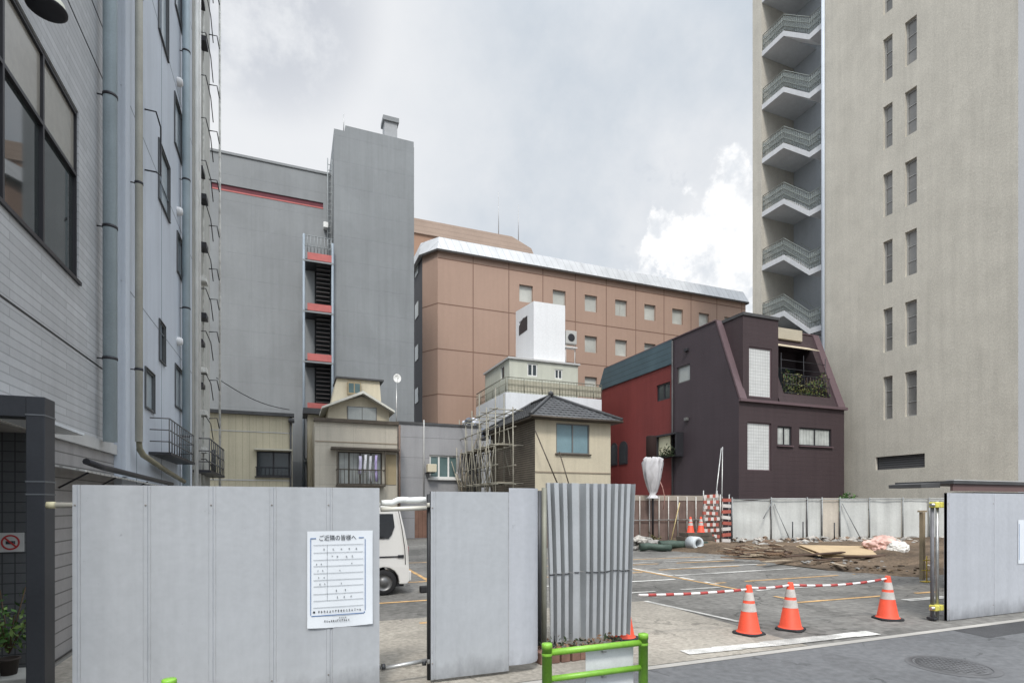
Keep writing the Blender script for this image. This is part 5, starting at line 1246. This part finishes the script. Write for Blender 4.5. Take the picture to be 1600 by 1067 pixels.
# ---------------------------------------------------------------- cones
ORG = mat('cone_orange', (.74,.085,.04), .55, 0, .10, 5, spec=.35, fine=.10, streak=.15); CW = mat('cone_reflective', (.46,.43,.40), .45, 0, .2, 10, fine=.2); RUB = mat('cone_rubber', (.022,.022,.024), .75, 0, .15, 5)
def cone(label, scale=1.0, group='orange traffic cones'):
    t = thing('traffic_cone', label, 'traffic cone', (0,0,0), group)
    R0, R1, H = .155, .036, .70
    rad = lambda z: R0+(R1-R0)*(z-.035)/(H-.035)
    def band(a, b, e=0): return [(rad(a)+e,a),(rad(b)+e,b)]
    m = MB(); c = .185; 
    pts = []
    for sx_, sy_ in ((1,1),(-1,1),(-1,-1),(1,-1)):
        for da in ((.0,.06),(.06,.0)) if sx_*sy_ < 0 else ((.06,0),(0,.06)): pts.append((sx_*(c-da[0]), sy_*(c-da[1])))
    pts.sort(key=lambda p: math.atan2(p[1],p[0]))
    n_ = len(pts); lo = [(x,y,0) for x, y in pts]; mi_ = [(x,y,.022) for x, y in pts]; hi = [(x*.93,y*.93,.034) for x, y in pts]
    for A, B in ((lo,mi_),(mi_,hi)):
        for k in range(n_): m.face([A[k],A[(k+1)%n_],B[(k+1)%n_],B[k]])
    m.face(hi); m.face(list(reversed(lo))); m.build('base', RUB, t)
    m = MB(); m.lathe([(rad(.034)+.018,.0345),(rad(.05)+.004,.05)]+band(.055,H-.01)+[(R1-.004,H),(R1-.012,H),(R1-.014,H-.03)],28); m.build('body', ORG, t)
    for a, b in ((.33,.445),(.485,.60)):
        m = MB(); m.lathe(band(a,b,.0025),28); m.build('band', CW, t)
    return t
spots = [(1170,990,'traffic cone nearest the accordion gate, leftmost of the three on the driveway',.2),(1235,983,'middle traffic cone of the three standing on the driveway',.5),(1387,967,'traffic cone standing alone nearest the right hoarding',-.35)]
c0 = cone('x'); cones = []
for i, (px, py, lab, rz) in enumerate(spots):
    o = c0 if i == 0 else copy_tree(c0); p = onZ(px, py); o.location = p; o.rotation_euler.z = rz; o['label'] = lab; cones.append(p)
o = copy_tree(c0); o.location = (4.26, 6.58, 0); o.rotation_euler.z = .3; o['label'] = 'traffic cone half hidden behind the accordion gate'
# two far cones on a timber stack
yy = 19.4; zst = zY(1086, 832, yy)
t = thing('timber_stack', 'low stack of dark timbers carrying two cones by the back fence', 'timber stack', (gx(1086,yy), yy, 0))
for k in range(4):
    m = MB(); z = .02+k*zst/4; x0_, x1_ = gx(1066,yy)+rk.uniform(-.1,.1), gx(1108,yy)+rk.uniform(-.1,.1)
    m.box(x0_,x1_,yy-.3,yy+.3,z,z+zst/4-.015); m.build('timber', mat('dark_timber', (.10,.085,.07), .9, 0, .3, 3), t)
for px, dy, lab in ((1079,.0,'left one of the two far traffic cones by the brown fence'),(1094,-.05,'right one of the two far traffic cones by the brown fence')):
    o = copy_tree(c0); o.location = (gx(px,yy), yy+dy, zst-.013); o['label'] = lab; o.rotation_euler.z = rk.uniform(0,1)
# striped bars between cones
BARR = mat('bar_red', (.36,.06,.055), .5, 0, .1, 6); BARW = mat('bar_white', (.66,.63,.62), .5, 0, .1, 6)
def bar(a, b, sag, lab, n_=13, r=.017):
    t = thing('barrier_rope', lab, 'barrier rope', tuple((a+b)/2), 'red and white ropes between the cones')
    f = lambda u: a.lerp(b,u)-Vector((0,0,sag*4*u*(1-u)))
    m = MB(); m.path([f(k/n_) for k in range(n_+1)], r, 8); m.build('white_rope', BARW, t)
    for k in range(n_):
        if k % 2: m = MB(); m.path([f((k+.05)/n_),f((k+.5)/n_),f((k+.95)/n_)],r+.004,8); m.build('red_sleeve', BARR, t)
top = lambda p: p+Vector((0,0,.66))
ga = Vector((4.36, 6.36, .63))
bar(ga, top(cones[0])+Vector((0,0,-.02)), .02, 'red and white rope from the accordion gate to the first cone', 13)
bar(top(cones[0]), top(cones[1]), .02, 'short red and white rope between the two close cones', 5)
bar(top(cones[1]), top(cones[2]), .05, 'long red and white rope up to the lone right cone', 13)

# planting at the foot of the gate
t = thing('brick_edging', 'low row of reddish bricks with weeds at the foot of the gate', 'brick edging', (3.0, 5.95, 0))
rbk = random.Random(6)
for k in range(9):
    x = 2.72+.135*k; m = MB(); a = rbk.uniform(-.12,.12)
    c_, s_ = math.cos(a), math.sin(a); q = [(-.058,-.1),(.058,-.1),(.058,.1),(-.058,.1)]
    q = [(x+u*c_-v*s_, 5.93+u*s_+v*c_+rbk.uniform(-.01,.01)) for u, v in q]; hgt = rbk.uniform(.09,.16)
    m.hexa([(u,v,.004) for u,v in q]+[(u,v,hgt) for u,v in q]); m.build('brick', mat('old_brick', (.15,.085,.065), .9, 0, .3, 6, bump=.6, bs=40), t, bevel=.008)
m = MB(); pts = [(rbk.uniform(2.7,3.85), 6.02+rbk.gauss(0,.05), .1+abs(rbk.gauss(0,.07))) for k in range(240)]; leaves(m, pts, .03, rbk, 2); m.build('weeds', [mat('leaf_dark', (.03,.045,.02), .7), mat('dry_leaf', (.20,.12,.07), .8, 0, .3, 6)], t)

# ---------------------------------------------------------------- rubbish on the soil
PLY = mat('plywood', (.40,.30,.185), .8, 0, .12, 1.5, bump=.3, bs=40, fine=.08); PLD = mat('dark_plank', (.085,.055,.04), .9, 0, .3, 3)
pc = onZ(1328, 860, .3)
def plank(parent, name, c, L, Wd, T, rz, tilt_, m_, roll=0):
    b = MB(); b.box(-L/2,L/2,-Wd/2,Wd/2,0,T); M_ = Matrix.Translation(c) @ Matrix.Rotation(rz,4,'Z') @ Matrix.Rotation(tilt_,4,'Y') @ Matrix.Rotation(roll,4,'X')
    b.v = [M_ @ v for v in b.v]; return b.build(name, m_, parent, bevel=.004)
t = thing('plywood_stack', 'slanting stack of tan plywood sheets lying on the bare soil', 'plywood', tuple(pc))
for k in range(4): plank(t, 'sheet', Vector((pc.x+rk.uniform(-.08,.08), pc.y+rk.uniform(-.08,.08), .22+k*.028)), 2.7, 1.5, .022, -.35+rk.uniform(-.06,.06), .02, PLY, .13)
for k, (dx,dy,L) in enumerate(((-1.2,-.9,2.6),(-.4,-1.05,2.2),(.5,-1.0,2.0),(-2.0,-.3,2.4))):
    q = pc+Vector((dx,dy,-.16)); q.z = .16+.03*k
    tag(plank(None,'plank',q,L,.16,.04,-.25+rk.uniform(-.2,.2),rk.uniform(-.04,.04),PLD), ('dark plank in front of the plywood at its left','dark plank in front of the plywood, in the middle','dark plank in front of the plywood by the pink bag','dark plank reaching left from behind the plywood')[k], 'plank', 'dark planks by the plywood')
def lump(name, label, cat, c, r, sc, m_, seed, n_=5):
    rr = random.Random(seed); b = MB(); bm = bmesh.new(); bmesh.ops.create_icosphere(bm, subdivisions=5, radius=1)
    for v in bm.verts:
        k = 1+.28*mn.noise(v.co*1.6+Vector((seed,0,0)))+.14*mn.noise(v.co*4.2+Vector((0,seed,0)))+.10*mn.noise(v.co*8)+.07*abs(mn.noise(v.co*15)); p = v.co*k; p.z = max(p.z,-.55); b.v.append(Vector(c)+Vector((p.x*sc[0],p.y*sc[1],(p.z+.55)*sc[2]))*r)
    for f in bm.faces: b.f.append([v.index for v in f.verts]); b.m.append(0); b.sm.append(True)
    bm.free(); return tag(b.build(name, m_), label, cat)
q = onZ(1380, 866, .15); lump('sack', 'crumpled pink and white sack beside the plywood', 'sack', (q.x,q.y,.16), .62, (1,.8,.62), mat('pink_sheet', (.56,.36,.31), .7, 0, .35, 2.2, bump=1.2, bs=9), 3)
q = onZ(1402, 868, .15); lump('sack', 'small white sack right of the pink one', 'sack', (q.x,q.y,.14), .40, (1,.8,.8), mat('white_sack', (.60,.58,.54), .7, 0, .12, 3, bump=1, bs=12), 9)
# rubble along the fence foot
rr = random.Random(31); m = MB()
for k in range(420):
    u = rr.random()**.9; base = FA.lerp(FB, u*.98)+nF*(rr.random()**1.3*2.6*(1-.3*u)+.25); s = rr.uniform(.04,.17)
    m.ico((base.x,base.y,.12+rr.random()*.20*max(0,1-(base-FA.lerp(FB,u)).length/2.4)), s, 1, .35, (1.2,1,.7), rr.randrange(3), rr)
tag(m.build('rubble', [mat('rubble_grey', (.24,.23,.215), .9, 0, .3, 5), mat('rubble_brown', (.17,.12,.085), .9, 0, .3, 5), mat('rubble_pale', (.36,.34,.31), .9, 0, .3, 5)]), 'strip of broken rubble along the foot of the white fence', 'rubble', kind='stuff')
m = MB()
for k in range(150):
    p = onZ(rr.uniform(1148,1238), rr.uniform(858,872), .05); L = rr.uniform(.2,.8); a = rr.uniform(0,3.14); e = rr.uniform(-.12,.12)
    d = Vector((math.cos(a)*L,math.sin(a)*L,e*L*.6)); p.z = .10+rr.random()*.10; w_ = rr.uniform(.02,.06); n_ = Vector((-math.sin(a),math.cos(a),0))*w_; h_ = Vector((0,0,.03))
    m.hexa([p-n_,p+d-n_,p+d+n_,p+n_,p-n_+h_,p+d-n_+h_,p+d+n_+h_,p+n_+h_], rr.randrange(3))
tag(m.build('scrap_wood', [mat('scrap_brown', (.17,.11,.07), .9, 0, .3, 4), mat('scrap_pale', (.32,.26,.19), .9, 0, .3, 4), PLD]), 'heap of splintered scrap wood at the left end of the bare soil', 'scrap wood', kind='stuff')
m = MB()
for k in range(700):
    x, y = 14.3+rr.random()**1.4*13, 9.6+rr.random()*9
    if (x-14.3)*.38+y > 21 or (y > 12.8 and x < 15.2): continue
    m.ico((x,y,.06+rr.random()*.07), rr.uniform(.015,.07), 1, .4, (1.3,1.1,.6), rr.randrange(4), rr)
tag(m.build('soil_clods', [DIRT, mat('clod_brown', (.15,.11,.075), 1, 0, .3, 5), MATS['rubble_grey'], mat('clod_dark', (.06,.045,.032), 1, 0, .3, 5)]), 'loose clods and stones strewn over the bare soil', 'soil clods', kind='stuff')
for k, (px, py, L, lab) in enumerate(((1215,876,1.7,'pale loose board lying at the front of the scrap wood'),(1160,872,1.3,'brown loose board at the left edge of the scrap wood'),(1310,882,1.1,'short broken board on the soil below the plywood'))):
    q = onZ(px,py,.14); tag(plank(None,'board',Vector((q.x,q.y,.13)),L,.14,.025,(.3,-.6,.9)[k],.03,(MATS['scrap_pale'],MATS['scrap_brown'],MATS['scrap_pale'])[k]), lab, 'board', 'loose boards on the soil')
# green tarpaulin rolls, white drum, pale rubble by the brown fence
GT = mat('green_tarp', (.05,.075,.06), .6, 0, .3, 4, bump=1, bs=14)
for (p0,p1,yy,r,lab) in ((1000,1036,18.6,.16,'dark green tarpaulin roll on the asphalt by the accordion gate'),(1030,1092,18.9,.19,'longer dark green tarpaulin roll right of the short one')):
    a, c_ = Vector((gx(p0,yy),yy,r)), Vector((gx(p1,yy),yy-.5,r)); m = MB(); m.path([a, a.lerp(c_,.3)+Vector((0,.05,.03)), a.lerp(c_,.7)+Vector((0,-.05,-.02)), c_], r, 10, r2=r*.8); tag(m.build('tarpaulin_roll', GT), lab, 'tarpaulin', 'green tarpaulin rolls')
p = onY(1085, 842, 18.2); m = MB(); m.lathe([(.15,-.25),(.26,-.25),(.28,-.2),(.28,.25),(.15,.25),(.15,-.25)],20,(p.x,p.y,.285),axis='Y')
tag(m.build('pipe_ring', mat('ring_white', (.52,.56,.58), .5, 0, .12, 4)), 'short white plastic pipe ring lying below the far cones', 'pipe')
m = MB()
for k in range(90):
    x = gx(rr.uniform(986,1024),19.3); m.ico((x, rr.uniform(19.0,20.6), rr.uniform(.05,.45)), rr.uniform(.05,.2), 1, .35, (1.2,1,.8), rr.randrange(2), rr)
tag(m.build('rubble', [mat('rubble_pale', (.36,.34,.31), .9), mat('rubble_grey', (.24,.23,.215), .9)]), 'heap of pale rubble right behind the accordion gate', 'rubble', kind='stuff')
a = onY(1047, 838, 20.7); c_ = onY(1062, 785, 20.95); m = MB(); a.z = .02; m.tube(a, c_, .025, 6); tag(m.build('bamboo_pole', mat('bamboo', (.42,.34,.17), .6, 0, .2, 4)), 'yellowish pole leaning on the brown board fence', 'pole')
t = thing('weed', 'small olive weed clump at the foot of the brown fence', 'weed', (gx(1022,20.6), 20.6, 0)); m = MB(); leaves(m, [(gx(1022,20.6)+rr.gauss(0,.2), 20.6+rr.gauss(0,.12), abs(rr.gauss(.2,.2))) for k in range(130)], .06, rr, 1); m.build('foliage', mat('weed_olive', (.13,.12,.05), .7, 0, .3, 6), t)
# posts near the right hoarding
p = onZ(1441, 905, 0); q = onY(1441, 800, p.y); m = MB(); m.box(p.x-.045,p.x+.045,p.y-.045,p.y+.045,0,q.z); m.box(p.x-.14,p.x+.14,p.y-.03,p.y+.03,q.z+.003,q.z+.045)
tag(m.build('wooden_post', mat('post_wood', (.30,.24,.16), .9, 0, .2, 4), None, .004), 'wooden post with a short crosspiece near the right hoarding', 'post')
p = onZ(1448, 909, 0); t = thing('marker_stand', 'thin yellow stand on the soil edge by the right hoarding', 'stand', tuple(p)); YL = mat('yellow_paint', (.5,.36,.05), .6, 0, .2, 5)
m = MB(); m.tube(p+Vector((0,0,.012)), p+Vector((0,0,.62)), .014, 6); m.build('post', YL, t)
m = MB(); m.tube(p+Vector((-.12,0,.52)), p+Vector((.12,0,.52)), .013, 6); m.tube(p+Vector((-.1,.05,.28)), p+Vector((.1,-.05,.28)), .013, 6); m.build('crossbar', YL, t)
m = MB(); m.box(p.x-.13,p.x+.13,p.y-.08,p.y+.08,.006,.02); m.build('foot', YL, t)

# shed behind the right hoarding
t = thing('shed', 'low shed with a black edged flat roof behind the right hoarding', 'shed', (12.1, 7, 0))
xs_, ys_ = gx(1489, 7.0), 7.0; zr3 = zY(1540, 752, 7.0)
m = MB(); m.box(xs_+1.25, xs_+5, ys_+.3, ys_+.75, 0, zr3-.205); m.build('wall', mat('shed_wall', (.35,.34,.33), .7, 0, .1, 1), t)
m = MB(); m.box(xs_-.0, xs_+5.5, ys_, ys_+.05, zr3-.20, zr3-.062); m.build('fascia', mat('maroon_fascia', (.15,.095,.09), .6), t)
m = MB(); m.box(xs_-.05, xs_+5.6, ys_-.04, ys_+1.1, zr3-.06, zr3+.0); m.build('roof', DRF, t)
m = MB(); m.box(xs_-.05, xs_+5.6, ys_-.045, ys_+.1, zr3+.003, zr3+.02); m.build('edge_strip', TRIM, t)
m = MB(); m.hexa([(xs_-.40,ys_+.35,zr3-.13),(xs_-.055,ys_+.2,zr3-.13),(xs_-.055,ys_+1.0,zr3-.13),(xs_-.40,ys_+1.0,zr3-.13),(xs_-.40,ys_+.35,zr3-.06),(xs_-.055,ys_+.2,zr3-.03),(xs_-.055,ys_+1.0,zr3-.03),(xs_-.40,ys_+1.0,zr3-.06)]); m.build('side_eave', DRF, t)

# ---------------------------------------------------------------- van behind the hoarding
VW = mat('van_white_paint', (.60,.59,.565), .25, 0, .04, 1, spec=.6, fine=.01); TYR = mat('tyre_rubber', (.02,.02,.021), .85); RIM = mat('wheel_steel', (.15,.15,.15), .4, .5, .15, 4); VGL = mat('van_dark_glass', (.012,.013,.015), .06, 0, .1, 1, spec=.6)
vx, vy = 2.27, 11.45; VWD = 1.47
t = thing('parked_van', 'white boxy small van parked beyond the gap in the hoarding', 'van', (vx-1.7, vy+VWD/2, 0))
pr = [(0,.28),(-.01,.55),(-.03,.95),(-.10,1.35),(-.18,1.72),(-.30,1.80),(-.8,1.845),(-2.3,1.83),(-2.55,1.76),(-3.02,1.12),(-3.30,.92),(-3.37,.6),(-3.36,.30),(-3.1,.22)]
def arch(c_): return [(c_-.31,.22)]+[(c_+.31*math.cos(math.pi-k*math.pi/8), .27+.31*math.sin(math.pi-k*math.pi/8)) for k in range(9)]+[(c_+.31,.22)]
ax = (-.50, -2.80)
poly = pr + arch(-2.75)+arch(-.52)+[(-.05,.22)]
W2 = lambda z: .0 if z < .95 else (z-.95)*.10
b = MB(); n_ = len(poly)
L_ = [(vx+x, vy+W2(z), z) for x, z in poly]; R_ = [(vx+x, vy+VWD-W2(z), z) for x, z in poly]
b.face(L_); b.face(list(reversed(R_)))
for k in range(n_): j = (k+1) % n_; b.face([L_[k],L_[j],R_[j],R_[k]])
b.build('body', VW, t, bevel=.018)
def vpane(pts, name='side_window'):
    m = MB(); A = [(vx+x, vy+W2(z)-.006, z) for x, z in pts]; B = [(vx+x, vy+W2(z)+.02, z) for x, z in pts]; n_ = len(pts)
    m.face(A); m.face(B[::-1])
    for k in range(n_): j = (k+1) % n_; m.face([A[k],A[j],B[j],B[k]])
    return m.build(name, VGL, t)
vpane([(-1.20,1.16),(-.42,1.16),(-.36,1.24),(-.30,1.40),(-.33,1.66),(-1.20,1.66)]); vpane([(-2.1,1.16),(-1.28,1.16),(-1.28,1.66),(-2.1,1.66)]); vpane([(-2.85,1.14),(-2.18,1.14),(-2.18,1.66),(-2.52,1.66)])
m = MB(); m.hexa([(vx-.055,vy+.18,1.12),(vx-.055,vy+VWD-.18,1.12),(vx-.09,vy+VWD-.18,1.12),(vx-.09,vy+.18,1.12),(vx-.155,vy+.2,1.66),(vx-.155,vy+VWD-.2,1.66),(vx-.19,vy+VWD-.2,1.66),(vx-.19,vy+.2,1.66)]); m.build('rear_window', VGL, t)
m = MB(); m.box(vx-2.0,vx-.16,vy-.004,vy+.012,.775,.80); m.build('door_rail', DKF, t)
m = MB(); m.path([(vx-.085,vy-.003,.62),(vx-.10,vy-.001,.95),(vx-.15,vy+.04,1.35),(vx-.22,vy+.075,1.74)],.008,5); m.build('hatch_gap', DKF, t)
m = MB(); m.box(vx-.24,vx-.12,vy-.012,vy+.005,.76,.82); m.build('handle', DKF, t, bevel=.004)
m = MB(); m.box(vx-.03,vx+.05,vy+.06,vy+VWD-.06,.26,.48); m.build('rear_bumper', VW, t, bevel=.03)
for yl in (vy+.14, vy+VWD-.25):
    m = MB(); m.box(vx-.06,vx+.004,yl,yl+.10,.62,.98); m.build('tail_lamp', mat('lamp_red', (.30,.02,.02), .2), t, bevel=.01)
for xw in (-.52,-2.75):
    for yw, o_ in ((vy+.02,1),(vy+VWD-.17,-1)):
        m = MB(); c_ = (vx+xw, yw+.075, .265); m.lathe([(.17,-.075),(.24,-.075),(.262,-.05),(.262,.05),(.24,.075),(.17,.075)],26,c_,axis='Y'); w = m.build('wheel', TYR, t)
        m = MB(); s_ = -1*o_; m.lathe([(.172,.07*s_),(.165,.045*s_),(.09,.035*s_),(.075,.06*s_),(0,.062*s_)],24,c_,axis='Y'); m.build('rim', RIM, w)
m = MB(); m.box(vx-3.15,vx-.1,vy+.12,vy+VWD-.12,.16,.219); m.build('underbody', DKF, t)
p = onZ(667, 925); m = MB(); m.box(p.x-.15,p.x+.3,p.y-.07,p.y+.07,.003,.14); tag(m.build('wheel_stop', RUB, None, .02), 'black rubber block on the lot beside the van', 'wheel stop')

SHRUB = None
